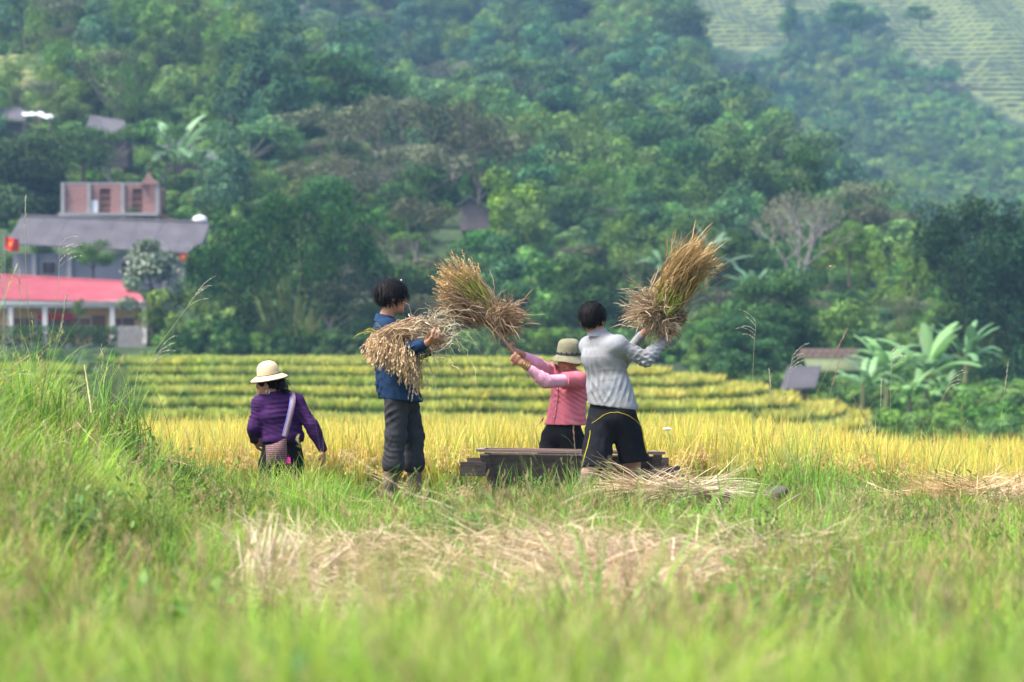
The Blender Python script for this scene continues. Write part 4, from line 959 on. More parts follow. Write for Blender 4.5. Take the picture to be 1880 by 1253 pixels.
for a_, k_ in ((ankR,knR),(ankL,knL)):
    sd = SDF(a_-.24, a_+A(.24,.24,.40), .0065); e = k_+(a_-k_)*.5
    sd.cap(e, a_+A(0,0,.04), .060, .050, .02); sd.cap(a_+A(0,0,.04), a_-A(0,0,.03), .050, .047, .02); sd.ecap(a_-A(0,0,.045), a_-A(0,0,.065)+f1*.165, a1, (.046,.040), (.044,.026), .03)
    sd.plane(A(0,0,.0), A(0,0,-1))
    fin(sd, 'boot', mat_boot, p1, root1, rpacks(11, a_+A(0,0,.10), (.04,.04,.06), 6, (.03,.05), amp=(.002,.005)), 1, .001)
# hair: thick black bowl with fringe
f_, r_, u_ = frame(hf); ax = [r_, f_, u_]
sd = SDF(hd-.19, hd+.19, .0045)
sd.ell(P_(0,-.012,.038), ax, (.084,.102,.086), 0); sd.ell(P_(0,-.056,-.005), ax, (.070,.054,.068), .03); sd.ell(P_(0,.052,.058), ax, (.074,.060,.052), .03)
sd.ell(P_(.0,.108,-.040), ax, (.082,.068,.066), .010, sub=True); sd.ell(P_(.088,.040,-.055), ax, (.040,.048,.062), .010, sub=True); sd.ell(P_(-.088,.040,-.055), ax, (.040,.048,.062), .010, sub=True)
sd.plane(P_(0,-.05,-.072), nrm(-u_+f_*.25))
hr = fin(sd, 'hair', mat_hair, p1, root1, None, 2, .004)
hair_tufts(hr, P_(0,-.006,.038), ax, (.084,.105,.086), 1700, .075, f_*.35-u_*.8, 4, keepf=lambda l: (l[:,2] > -.045-.0*l[:,1])&~((l[:,1] > .07)&(l[:,2] < .015))&~((np.abs(l[:,0])>.05)&(l[:,1]>.03)&(l[:,2]<-.015)))
m = MB(); add_ball(m, P_(.045,.06,.118), .006, 5); m.obj('flower_petal', rgb_mat('white_fleck', (.8,.8,.75)), None).parent = hr

# ======== 2. man in the grey shirt, swinging a sheaf
D2 = 20.7; root2 = A(J(1110,895,D2)[0], D2, float(H(J(1110,895,D2)[0], D2)))
p2 = thing('person', 'man seen from behind in grey shirt and black shorts with yellow stripes, swinging a sheaf', 'person', root2)
q = lambda px,py,dd=0.: Pj(root2, px, py, D2+dd)
f2 = nrm(A(.55,.83,0)); a2 = A(f2[1],-f2[0],0)
K = dict(across=a2, pelvis=q(1124,748), waist=q(1116,700), chest=q(1108,655), shR=q(1134,634,-.12), shL=q(1082,636,.12), neck=q(1098,610))
elR, wrR = q(1186,660,-.10), q(1226,622,.02); elL, wrL = q(1140,668,.34), q(1182,612,.22)
hd = q(1088,588); hf = nrm(A(.35,.90,-.25)); hup = nrm(A(0,.25,1))
hpR, hpL = q(1142,762,-.06), q(1106,762,.06); knR, knL = q(1164,838,.05), q(1092,845,-.12)
ankR, ankL = q(1156,900,.22), q(1064,902,-.12); ankR[2] = .09; ankL[2] = .08
lo, hi = bounds([ankR,ankL,wrR,wrL,hd+A(0,0,.14),elR,elL,K['shR'],K['shL'],wrR+A(.1,0,.1)], .15)
sd = SDF(lo, hi, .0055)
torso(sd, K, -.012); sd.cap(K['neck'], hd-A(0,0,.03), .054, .050, .02); P_ = head(sd, hd, hf, hup, 1.02)
limb3(sd, K['shR'], elR, wrR, .046,.038,.027); limb3(sd, K['shL'], elL, wrL, .046,.038,.027)
hand(sd, wrR, nrm(A(.72,.2,.6)), nrm(A(-.6,.0,.7)), -1, 1.02, (1.1,1.2,.8), 1.1); hand(sd, wrL, nrm(A(.6,-.1,.75)), nrm(A(.7,0,-.5)), 1, 1.02, (1.1,1.2,.8), 1.1)
for h_, k_, a_ in ((hpR,knR,ankR),(hpL,knL,ankL)):
    sd.cap(h_, k_, .082, .055, .02); sd.cap(k_, k_+(a_-k_)*.35, .055, .056, .02); sd.cap(k_+(a_-k_)*.35, a_, .056, .035, .02)
    sd.ecap(a_-A(0,0,.045), a_-A(0,0,.06)+f2*.16, a2, (.036,.030), (.044,.018), .02)
mat_skin2 = rgb_mat('skin_muddy_legs', vcol=True, rough=.6, var=.18, nscale=16, bump=.001, bscale=200)
def legmud(V):
    t = sstep(.34,.14,V[:,2]+.04*snoise(V,22,3)); t2 = sstep(.46,.34,V[:,2]); b_ = lerpc((.42,.20,.12),(.50,.30,.24), t2)
    return b_*(1-t[:,None])+A(.17,.14,.12)*t[:,None]
body = fin(sd, 'body', mat_skin2, p2, root2, noise=.0008, colf=legmud)
ear_eye(body, P_, hf, hup, 1.02)
mat_grey = rgb_mat('grey_striped_shirt', (.31,.335,.38), rough=.85, col2=(.22,.21,.20), nscale=5, bump=.0015, bscale=200, spec=.12)
def stripes(mat, scale, dark):
    n = mat.node_tree; L = n.links; b = n.nodes['Principled BSDF']; src = b.inputs['Base Color'].links[0].from_socket
    tc = n.nodes.new('ShaderNodeTexCoord'); wv = n.nodes.new('ShaderNodeTexWave'); wv.bands_direction = 'Z'; wv.inputs['Scale'].default_value = scale; wv.inputs['Distortion'].default_value = 1.5; wv.inputs['Detail'].default_value = 1
    L.new(tc.outputs['Object'], wv.inputs['Vector']); mx = n.nodes.new('ShaderNodeMix'); mx.data_type = 'RGBA'; mx.blend_type = 'MULTIPLY'
    L.new(wv.outputs['Color'], mx.inputs[0]); L.new(src, mx.inputs[6]); mx.inputs[7].default_value = (*dark,1); L.new(mx.outputs[2], b.inputs['Base Color'])
stripes(mat_grey, 30, (.90,.91,.93))
sd = SDF(lo-.03, hi+.03, .006)
torso(sd, K, .018, .035); sd.ecap(q(1118,715), q(1126,752), a2, (.168,.125), (.188,.140), .04)
limb3(sd, K['shR'], elR, elR+(wrR-elR)*.93, .062,.053,.038, .025); limb3(sd, K['shL'], elL, elL+(wrL-elL)*.9, .062,.053,.038, .025)
sd.cap(q(1099,618), q(1097,607), .066, .060, .012)
sd.plane(q(1126,748), A(-.12,0,-1)); sd.plane_local(q(1096,604), nrm(A(-.1,-.1,1)), .09)
pk = rpacks(21, q(1112,690), (.10,.05,.13), 24, (.03,.07), (.04,.12), (.002,.008), bias=(.5,0,.8), bj=.9)+rpacks(22, elR, (.06,.05,.05), 9, (.025,.04), amp=(.003,.007))+rpacks(23, q(1140,640), (.04,.04,.05), 6)+rpacks(24, q(1122,738), (.12,.08,.03), 9, (.05,.08), bias=(1,0,.1), bj=.3)+rpacks(25, q(1205,642), (.04,.03,.04), 7, (.02,.035), (.04,.07))
sh = fin(sd, 'shirt', mat_grey, p2, root2, pk, 5, .0015)
m = MB(); cc = q(1097,611)
for t_ in [0]:
    cp = np.array([cc+A(.058*math.cos(t),.058*math.sin(t),.006*math.sin(t)) for t in np.linspace(-4.2,1.0,22)]); V = []
    for p_ in cp: o_ = nrm((p_-cc)*A(1,1,0)); V += [p_-up_*.008, p_+up_*.022-o_*.004, p_+up_*.016+o_*.008, p_-up_*.022+o_*.020]
    i = np.arange(len(cp)-1)*4; m.add(V, np.concatenate([np.stack([i+j,i+j+4,i+j+5,i+j+1],1) for j in range(3)]))
m.obj('collar', mat_grey, None).parent = sh
mat_short = rgb_mat('black_shorts', (.006,.007,.011), rough=.75, col2=(.016,.017,.020), nscale=7, bump=.0015, bscale=160, spec=.06)
sd = SDF(lo-.02, hi+.02, .006)
sd.ecap(q(1124,768), q(1122,742), a2, (.160,.128), (.150,.115), .03)
for s, h_, k_, e in ((1,hpR,knR,q(1165,846,.03)),(-1,hpL,knL,q(1092,860,-.10))):
    sd.cap(h_, h_+(k_-h_)*.4, .105, .100, .04); sd.ecap(h_+(k_-h_)*.35, e, a2, (.104,.10), (.112,.108), .03)
    sd.plane_local(e-A(0,0,.0)+A(0,0,.0), nrm((e-h_)*A(.4,.4,1)), .16)
pk = rpacks(31, q(1135,800), (.1,.06,.1), 14, (.05,.08), bias=(1,0,.2), bj=.4)+rpacks(32, q(1100,820), (.06,.06,.08), 10, (.05,.07), bias=(1,0,.2), bj=.4, amp=(.004,.009))
shorts = fin(sd, 'shorts', mat_short, p2, root2, pk, 4, .001)
mat_yel = rgb_mat('yellow_trim', (.62,.50,.015), rough=.7)
def surf_line(ob, pts, off=.003):
    """drape a polyline given in local points onto an already built mesh, pushed towards the outside"""
    V = np.array([v.co[:] for v in ob.data.vertices]); N_ = np.array([v.normal[:] for v in ob.data.vertices]); out = []
    for p_ in pts:
        d = ((V-p_)**2).sum(1); j = np.argsort(d)[:12]; out.append((V[j]+N_[j]*off).mean(0))
    return np.array(out)
def seg(pts, n=14): 
    pts = np.array(pts); t = np.linspace(0, len(pts)-1, n); return np.stack([np.interp(t, np.arange(len(pts)), pts[:,c]) for c in range(3)],1)
for pts, w_ in (([q(1082,775,-.1),q(1098,762,-.15),q(1116,757,-.17),q(1136,757,-.16),q(1154,765,-.12),q(1166,780,-.06),q(1172,790,0)],.0014),):
    m = MB(); L_ = surf_line(shorts, seg(pts, 30)); tube(m, L_, w_, 5); m.obj('piping', mat_yel, None).parent = shorts
for k0 in range(3):
    m = MB(); dx = (k0-1)*4.2; L_ = surf_line(shorts, seg([q(1172+dx,790,-.03),q(1180+dx,808,-.03),q(1190+dx,832,-.03)], 16)); tube(m, L_, .0042, 5); m.obj('side_stripe', mat_yel, None).parent = shorts
for k0 in range(1):
    m = MB(); dx = k0*4; L_ = surf_line(shorts, seg([q(1082+dx,790,-.1),q(1076+dx,815,-.14),q(1068+dx,850,-.16)], 16)); tube(m, L_, .0028, 5); m.obj('side_stripe', mat_yel, None).parent = shorts
f_, r_, u_ = frame(hf, hup); ax = [r_, f_, u_]
sd = SDF(hd-.19, hd+.19, .0045)
sd.ell(P_(0,-.010,.040), ax, (.083,.101,.085), 0); sd.ell(P_(0,-.058,-.008), ax, (.068,.050,.064), .03); sd.ell(P_(0,.112,-.040), ax, (.085,.068,.080), .01, sub=True)
sd.ell(P_(.088,.03,-.06), ax, (.040,.05,.055), .01, sub=True); sd.ell(P_(-.088,.03,-.06), ax, (.040,.05,.055), .01, sub=True)
hr = fin(sd, 'hair', mat_hair, p2, root2, None, 6, .005)
hair_tufts(hr, P_(0,-.010,.040), ax, (.084,.102,.087), 1700, .055, -u_, 5, keepf=lambda l: (l[:,1] < .075)&(l[:,2] > -.070))

# ======== 3. woman in the pink blouse and bucket hat
D3 = 21.95; root3 = A(J(1040,950,D3)[0], D3, float(H(J(1040,950,D3)[0], D3)))
p3 = thing('person', 'woman in pink blouse, wide olive sun hat and black trousers, threshing behind the wooden tub', 'person', root3)
q = lambda px,py,dd=0.: Pj(root3, px, py, D3+dd)
f3 = nrm(A(-.72,-.69,0)); a3 = A(f3[1],-f3[0],0)
K = dict(across=a3, pelvis=q(1034,798), waist=q(1040,760), chest=q(1046,722), shR=q(1026,690,.12), shL=q(1060,698,-.13), neck=q(1048,690))
elR, wrR = q(986,668,-.06), q(951,647,-.24); elL, wrL = q(1003,701,-.32), q(958,667,-.38)
hd = q(1044,664,-.02); hf = nrm(A(-.55,-.65,-.55)); hup = nrm(A(-.30,-.35,.9))
hpR, hpL = q(1018,805,.06), q(1048,805,-.06); knR, knL = q(1000,870,-.05), q(1062,872,-.12)
ankR, ankL = q(996,945,.05), q(1068,950,-.05); ankR[2] = .09; ankL[2] = .09
lo, hi = bounds([ankR,ankL,wrR,wrL,hd+A(0,0,.14),elR,elL,K['shR'],K['shL'],wrR+A(-.12,0,.1),wrL+A(-.1,-.1,0)], .15)
sd = SDF(lo, hi, .0055)
torso(sd, K, -.014, sx=.92); sd.cap(K['neck'], hd-A(0,0,.03), .046, .044, .02); P_ = head(sd, hd, hf, hup, .98)
limb3(sd, K['shR'], elR, wrR, .040,.034,.024); limb3(sd, K['shL'], elL, wrL, .040,.034,.024)
st_d = nrm(A(-.62,.05,.78))
hand(sd, wrR, nrm(A(-.80,-.05,.45)), nrm(A(.3,-.5,.75)), -1, .95, (1.1,1.2,.8), 1.1); hand(sd, wrL, nrm(A(-.75,0,.55)), nrm(A(.2,.85,.3)), 1, .95, (1.1,1.2,.8), 1.1)
for h_, k_, a_ in ((hpR,knR,ankR),(hpL,knL,ankL)):
    limb3(sd, h_, k_, a_, .078,.052,.035); sd.ecap(a_-A(0,0,.045), a_-A(0,0,.06)+f3*.15, a3, (.034,.030), (.042,.018), .02)
body = fin(sd, 'body', mat_skin, p3, root3, noise=.0006); ear_eye(body, P_, hf, hup, .98)
mat_ls = rgb_mat('light_pink_sleeve', (.74,.36,.46), rough=.8, var=.1, nscale=14, bump=.0012, bscale=220)
sd = SDF(lo-.02, hi+.02, .006)
limb3(sd, K['shR'], elR, elR+(wrR-elR)*.62, .050,.048,.036, .02); limb3(sd, K['shL'], elL, elL+(wrL-elL)*.62, .050,.050,.037, .02)
fin(sd, 'undershirt_sleeves', mat_ls, p3, root3, rpacks(41, elL, (.09,.03,.04), 12, (.025,.04), (.04,.07), (.002,.005), (1,0,.3), .4)+rpacks(42, elR, (.08,.03,.04), 8, (.025,.04), (.04,.07), (.002,.005), (1,0,.3), .4), 2, .001)
mat_pink = rgb_mat('rose_pink_blouse', (.56,.115,.165), rough=.85, col2=(.66,.20,.24), nscale=6, bump=.002, bscale=260, spec=.12)
sd = SDF(lo-.03, hi+.03, .006)
torso(sd, K, .016, .03, .95); sd.ecap(q(1042,750), q(1037,790), a3, (.148,.118), (.178,.140), .04)
for s_, e_ in ((K['shR'],elR),(K['shL'],elL)): sd.cap(s_, s_+(e_-s_)*.42, .066, .066, .02); sd.plane_local(s_+(e_-s_)*.45, nrm(e_-s_), .11)
sd.plane(q(1038,780), A(.0,0,-1)); sd.plane_local(q(1046,686), nrm(A(-.3,-.4,1)), .09)
pk = rpacks(43, q(1042,740), (.08,.07,.09), 22, (.03,.05), (.05,.11), (.003,.008), (.5,0,1), .6)+rpacks(44, q(1036,772), (.1,.08,.03), 8, (.05,.07), bias=(1,0,0), bj=.3)
bl = fin(sd, 'blouse', mat_pink, p3, root3, pk, 6, .0012)
fr = surf_line(bl, seg([q(1022,700,-.12),q(1012,730,-.14),q(1010,755,-.14),q(1014,778,-.12)], 20))
m = MB(); tube(m, fr, .0045, 5); m.obj('button_placket', mat_pink, None).parent = bl
for j in (3,7,11,15):
    m = MB(); add_ball(m, fr[j]+f3*.006, .007, 6); m.obj('button', rgb_mat('pale_button', (.6,.5,.45)), None).parent = bl
m = MB(); kn = q(1003,762,-.12); r = np.random.default_rng(3)
ribbons(m, np.stack([np.stack([kn+A(.02,0,.03), kn, kn+A(-.025,0,-.02), kn+A(-.03-.02*i,-.0,-.05-.02*i)]) for i in range(3)]), np.tile([.010,.006,.012,.008],(3,1)), np.tile(A(.5,-.6,.5),(3,1)), (.5,.5,.5)); m.obj('waist_tie', mat_pink, None).parent = bl
mat_blk = rgb_mat('black_trousers', (.007,.007,.009), rough=.85, var=.3, nscale=9, bump=.0015, bscale=200, spec=.15)
sd = SDF(lo-.02, hi+.02, .0065)
sd.ecap(q(1033,800), q(1036,775), a3, (.160,.125), (.145,.11), .03)
for h_, k_, a_ in ((hpR,knR,ankR),(hpL,knL,ankL)): sd.cap(h_, k_, .105, .085, .03); sd.cap(k_, a_, .085, .065, .03)
fin(sd, 'trousers', mat_blk, p3, root3, rpacks(46, q(1035,820), (.1,.08,.08), 14, (.04,.07), bias=(.8,0,.4)), 3, .001)
mat_brass = rgb_mat('gold_bracelet', (.60,.42,.12), rough=.3, metal=.8)
for i in range(3):
    t_ = .05+.07*i; c_ = wrL+(elL-wrL)*t_; ad = nrm(elL-wrL); u0 = nrm(np.cross(ad, A(0,0,1))); v0 = np.cross(ad, u0)
    m = MB(); tube(m, [c_+(.029+.003*i)*(math.cos(a)*u0+math.sin(a)*v0) for a in np.linspace(0,6.283,17)], .0028, 6, cap=False); m.obj('bracelet', mat_brass, None).parent = p3
def lathe(m, c, up, prof, n=40, col=(.5,.5,.5), wav=0., mi=0, seed=0, fwd=(0,1,0)):
    u = nrm(up); a = nrm(np.cross(u, fwd)); b = np.cross(u, a); ph = np.arange(n)*2*np.pi/n; V = []
    for k_, (r_, z_, *ex) in enumerate(prof):
        wz = wav*(ex[0] if ex else 0)*(np.sin(2*ph+seed)+.5*np.sin(5*ph+1+seed)); e_ = ex[1] if len(ex) > 1 else 1.
        V.append(np.array(c)+r_*(np.cos(ph)[:,None]*a+e_*np.sin(ph)[:,None]*b)+(z_+wz)[:,None]*u)
    V = np.concatenate(V); K_ = len(prof); i = np.arange(K_-1)[:,None]*n; j = np.arange(n)[None,:]; j2 = (j+1)%n
    m.add(V, np.stack([(i+j).ravel(),(i+j2).ravel(),(i+n+j2).ravel(),(i+n+j).ravel()],1), col, mi)
mat_olive = rgb_mat('olive_cotton_hat', (.21,.20,.13), rough=.9, var=.18, nscale=20, bump=.002, bscale=180, spec=.1)
hc = q(1044,653,-.045); hu = nrm(A(.04,-.10,1))
m = MB(); lathe(m, hc, hu, [(.001,.128,.0),(.032,.129,.3),(.064,.121,.8),(.082,.100,1),(.090,.060,1),(.093,.015,1),(.093,.0,1)], 40, wav=.004); hat = m.obj('hat', mat_olive, None); hat.parent = p3
m = MB(); lathe(m, hc, hu, [(.093,.004,0),(.110,-.012,.4),(.135,-.034,1),(.142,-.040,1.1),(.142,-.044,1.1),(.134,-.040,1),(.107,-.018,.4),(.091,-.004,0)], 48, wav=.006); br = m.obj('brim', mat_olive, None)
br.parent = hat
m = MB(); lathe(m, hc, hu, [(.0945,.010,0),(.0955,.012,0),(.0945,.026,0),(.092,.027,0)], 40); b_ = m.obj('hat_band', rgb_mat('dark_hat_cord', (.05,.05,.045), rough=.8), None); b_.parent = hat
for i in range(5):
    m = MB(); add_ball(m, hc+hu*.02+A(.097*math.cos(3.6+i*.45), .097*math.sin(3.6+i*.45), 0), .006, 5); m.obj('eyelet', rgb_mat('dark_metal', (.03,.03,.03), rough=.4), None).parent = hat
sd = SDF(hd-.17, hd+.17, .005); f_, r_, u_ = frame(hf, hup); ax = [r_, f_, u_]
sd.ell(P_(0,-.018,.025), ax, (.082,.098,.085), 0); sd.ell(P_(0,-.07,-.03), ax, (.05,.04,.06), .03); sd.ell(P_(0,.10,-.04), ax, (.085,.075,.085), .01, sub=True)
fin(sd, 'hair', mat_hair, p3, root3, None, 7, .003)

# ======== 4. woman in purple with the straw hat and shoulder bag
D4 = 20.75; root4 = A(J(515,1040,D4)[0], D4, float(H(J(515,1040,D4)[0], D4)))
p4 = thing('person', 'woman seen from behind in purple top and cream straw hat, carrying a woven shoulder bag', 'person', root4)
q = lambda px,py,dd=0.: Pj(root4, px, py, D4+dd)
f4 = nrm(A(-.30,.95,0)); a4 = A(f4[1],-f4[0],0)
K = dict(across=a4, pelvis=q(518,835), waist=q(517,795), chest=q(510,762), shR=q(543,739,.03), shL=q(478,742,-.03), neck=q(503,722))
elR, wrR = q(573,783,-.03), q(592,824,-.03); elL, wrL = q(468,785,-.04), q(467,808,.10)
hd = q(494,706,.01); hf = nrm(A(-.85,.30,-.45)); hup = nrm(A(-.30,.05,.95))
hpR, hpL = q(533,855,.02), q(499,855,-.02); knR, knL = q(538,940,.05), q(498,940,-.02)
ankR, ankL = q(540,1020,0), q(496,1020,0); ankR[2] = .09; ankL[2] = .09
lo, hi = bounds([ankR,ankL,wrR,wrL,hd+A(0,0,.14),elR,elL,K['shR'],K['shL'],wrR+A(0,0,-.2)], .14)
sd = SDF(lo, hi, .0055)
torso(sd, K, -.014, sx=.95); sd.cap(K['neck'], hd-A(0,0,.03), .046, .044, .02); P_ = head(sd, hd, hf, hup, 1.0)
limb3(sd, K['shR'], elR, wrR, .040,.034,.024); limb3(sd, K['shL'], elL, wrL, .040,.034,.024)
hand(sd, wrR, nrm(A(.1,.05,-1)), nrm(A(-.9,.2,0)), 1, .95, (.35,.4,.3)); hand(sd, wrL, nrm(A(.3,.9,-.2)), nrm(A(.9,-.2,0)), 1, .95, (.5,.5,.4))
for h_, k_, a_ in ((hpR,knR,ankR),(hpL,knL,ankL)):
    limb3(sd, h_, k_, a_, .080,.055,.036); sd.ecap(a_-A(0,0,.045), a_-A(0,0,.06)+f4*.15, a4, (.034,.030), (.042,.018), .02)
body = fin(sd, 'body', mat_skin, p4, root4, noise=.0006); ear_eye(body, P_, hf, hup, 1., eyes=False)
mat_pur = rgb_mat('purple_jersey', (.040,.009,.070), rough=.78, var=.18, nscale=7, bump=.0008, bscale=250, spec=.2)
sd = SDF(lo-.03, hi+.03, .006)
K = dict(K); K['pelvis'] = q(518,802)
torso(sd, K, .008, .035, 1.0); sd.ecap(q(517,790), q(519,806), a4, (.145,.11), (.150,.118), .03)
limb3(sd, K['shR'], elR, elR+(wrR-elR)*1.0, .056,.048,.034, .025); limb3(sd, K['shL'], elL, elL+(wrL-elL)*.95, .056,.052,.036, .025)
sd.cap(q(503,730), q(502,722), .056, .052, .012)
sd.plane(q(518,806), A(-.05,0,-1)) if False else sd.plane_local(q(518,812), A(0,0,-1), .20)
sd.plane_local(q(502,719), nrm(A(-.1,0,1)), .08)
pk = rpacks(51, q(512,775), (.10,.06,.09), 22, (.03,.055), (.05,.12), (.002,.006), (.2,0,1), .45)+rpacks(52, elR, (.05,.03,.09), 10, (.02,.035), (.04,.06), (.002,.004), (0,0,1), .3)+rpacks(53, q(465,770), (.03,.03,.08), 10, (.02,.035), (.04,.06), (.002,.005), (0,0,1), .3)
top4 = fin(sd, 'top', mat_pur, p4, root4, pk, 8, .001)
sd = SDF(lo-.02, hi+.02, .0065)
sd.ecap(q(518,845), q(517,808), a4, (.160,.128), (.138,.104), .03)
for h_, k_, a_ in ((hpR,knR,ankR),(hpL,knL,ankL)): sd.cap(h_, k_, .098, .078, .03); sd.cap(k_, a_, .078, .060, .03)
fin(sd, 'trousers', mat_blk, p4, root4, rpacks(56, q(518,850), (.1,.08,.08), 12, (.04,.07), bias=(.8,0,.4)), 3, .001)
sd = SDF(hd-.18, hd+.18, .005); f_, r_, u_ = frame(hf, hup); ax = [r_, f_, u_]
sd.ell(P_(0,-.016,.025), ax, (.083,.100,.086), 0); sd.ell(P_(0,-.085,-.035), ax, (.045,.036,.046), .03); sd.ell(P_(0,.105,-.02), ax, (.092,.088,.095), .01, sub=True)
sd.ell(P_(.088,.03,-.06), ax, (.040,.045,.055), .01, sub=True); sd.ell(P_(-.088,.03,-.06), ax, (.040,.045,.055), .01, sub=True)
hr = fin(sd, 'hair', mat_hair, p4, root4, None, 7, .004)
hair_tufts(hr, P_(0,-.085,-.035), ax, (.048,.038,.048), 160, .06, A(.4,-.2,-1), 9)
mat_hatS = rgb_mat('cream_straw_hat', (.66,.50,.30), rough=.8, var=.12, nscale=25, bump=.002, bscale=120, stretch=(1,1,3))
mat_hatD = rgb_mat('dark_hat_edge', (.07,.04,.03), rough=.8)
hc = q(493,688,.0); hu = nrm(A(-.16,-.10,1))
m = MB(); lathe(m, hc, hu, [(.001,.100),(.030,.098),(.058,.084),(.076,.058),(.083,.025),(.085,-.004)], 40); hat = m.obj('hat', mat_hatS, None); hat.parent = p4
m = MB(); lathe(m, hc, hu, [(.085,.000),(.105,-.008),(.128,-.022),(.140,-.032),(.141,-.036),(.128,-.028),(.104,-.014),(.084,-.008)], 48); o = m.obj('brim', mat_hatS, None); o.parent = hat
m = MB(); lathe(m, hc, hu, [(.0875,-.001),(.0885,.001),(.0880,.004)], 40); o = m.obj('hat_band', mat_hatD, None); o.parent = hat
m = MB(); lathe(m, hc, hu, [(.140,-.030),(.143,-.033),(.143,-.038),(.139,-.039)], 48); o = m.obj('brim_edge', mat_hatD, None); o.parent = hat
m = MB(); e0 = P_(-.078,-.002,-.04); 
for s in (-1,1): e0 = P_(s*.080,-.002,-.045); tube(m, [e0+A(.012*math.cos(a),0,.018*math.sin(a)-.012) for a in np.linspace(0,6.283,13)], .0025, 5, cap=False)
m.obj('earring', rgb_mat('silver_earring', (.8,.8,.8), rough=.25, metal=.9), None).parent = p4
# the bag hangs on her: a thing of its own
bagl = A(J(507,822,D4-.17)[0], D4-.17, J(507,822,D4-.17)[2])
bag = thing('shoulder_bag', 'pinkish woven cloth bag hanging at the back of the woman in purple', 'bag', bagl)
mat_bag = rgb_mat('woven_bag_cloth', (.20,.085,.085), rough=.9, col2=(.30,.20,.19), nscale=60, bump=.003, bscale=90); stripes(mat_bag, 22, (.45,.40,.50))
mat_strap = rgb_mat('woven_strap', (.27,.20,.25), rough=.85, col2=(.15,.10,.15), nscale=90, bump=.002, bscale=120)
mat_strapb = rgb_mat('blue_strap_edge', (.10,.16,.45), rough=.85)
qb = lambda px,py,dd=0.: J(px,py,D4-.17+dd)-bagl
G = 12; V=[]; 
for side_ in (-1,1):
    for a in np.linspace(0,1,G):
        for b in np.linspace(0,1,G):
            l_ = qb(487,818)+(qb(490,856)-qb(487,818))*b; r__ = qb(526,803)+(qb(528,852)-qb(526,803))*b
            p_ = l_+(r__-l_)*a; bul = .045*math.sin(math.pi*a)**.6*math.sin(math.pi*min(1,b*.85+.12))**.6
            V.append(p_+A(0,side_*bul,0)+A(0,0,-.012*math.sin(math.pi*a)*(1-b)))
i = (np.arange(G-1)[:,None]*G+np.arange(G-1)[None,:]).ravel(); Fq = np.stack([i,i+1,i+G+1,i+G],1)
m = MB(); m.add(V, np.vstack([Fq, Fq+G*G]), (.5,.5,.5)); m.obj('pouch', mat_bag, None).parent = bag
strap = [A(J(px,py,D4)[0], y_, J(px,py,D4)[2])-bagl for px,py,y_ in ((505,728,D4+.13),(525,720,D4+.06),(538,722,D4-.01),(541,735,D4-.115),(538,755,D4-.155),(532,780,D4-.165),(526,804,D4-.175))]
for nm, mt, off, w_ in (('strap', mat_strap, 0, .018),('strap_edge', mat_strapb, -.021, .004)):
    m = MB(); P8 = seg(strap, 24); P8 = np.stack([np.convolve(np.pad(P8[:,c],(2,2),'edge'), np.ones(5)/5, 'valid') for c in range(3)],1)
    T = np.gradient(P8,axis=0); sdv = np.cross(T, A(0,-1,0)+0*T); sdv = np.where(np.linalg.norm(sdv,axis=1,keepdims=True)<.3*np.linalg.norm(T,axis=1,keepdims=True), A(1,0,0)+0*T, sdv); sdv /= np.linalg.norm(sdv,axis=1,keepdims=True); sdv[sdv[:,0]<0] *= -1
    V = []
    for j in range(len(P8)):
        c_ = P8[j]+sdv[j]*off; n_ = nrm(np.cross(T[j], sdv[j]))*.0025; V += [c_-sdv[j]*w_-n_, c_+sdv[j]*w_-n_, c_+sdv[j]*w_+n_, c_-sdv[j]*w_+n_]
    i = np.arange(len(P8)-1)*4; m.add(V, np.concatenate([np.stack([i+j,i+(j+1)%4,i+4+(j+1)%4,i+4+j],1) for j in range(4)])); m.obj(nm, mt, None).parent = bag
m = MB(); 
for s in range(5): p_ = qb(528+s,840); tube(m, [p_, p_+A(.004*s-.008,-.02,-.04)], [.004,.002], 5)
m.obj('pink_tassel', rgb_mat('magenta_yarn', (.6,.02,.25)), None).parent = bag
# ------------------------------------------------------------------ sheaves, sticks, tub, straw, stems
mat_sheaf = rgb_mat('rice_straw_sheaf', vcol=True, trans=.18, rough=.7, spec=.2)
def bez(P, t): 
    P = np.array(P,float); t = np.asarray(t)[...,None]
    n = len(P)-1; return sum(math.comb(n,i)*(1-t)**(n-i)*t**i*P[i] for i in range(n+1))
def strands(m, starts, mids, ends, Sg, w_, c, r, sag=0., jit=.01, tw=0.):
    """bundles of stalks following quadratic curves"""
    n = len(starts); t = np.linspace(0,1,Sg)[None,:,None]
    C = starts[:,None]*(1-t)**2+2*t*(1-t)*mids[:,None]+ends[:,None]*t*t
    C = C+r.normal(0,jit,(n,Sg,3))*np.sin(np.pi*t)*.6-A(0,0,1)*sag*t*t
    ax = C[:,-1]-C[:,0]; rnd = r.normal(size=(n,3)); side = np.cross(ax, rnd)
    W = w_*r.uniform(.6,1.3,n)[:,None]*np.ones(Sg)[None,:]; W[:,-1] *= .35
    ribbons(m, C, W, side, c); return C
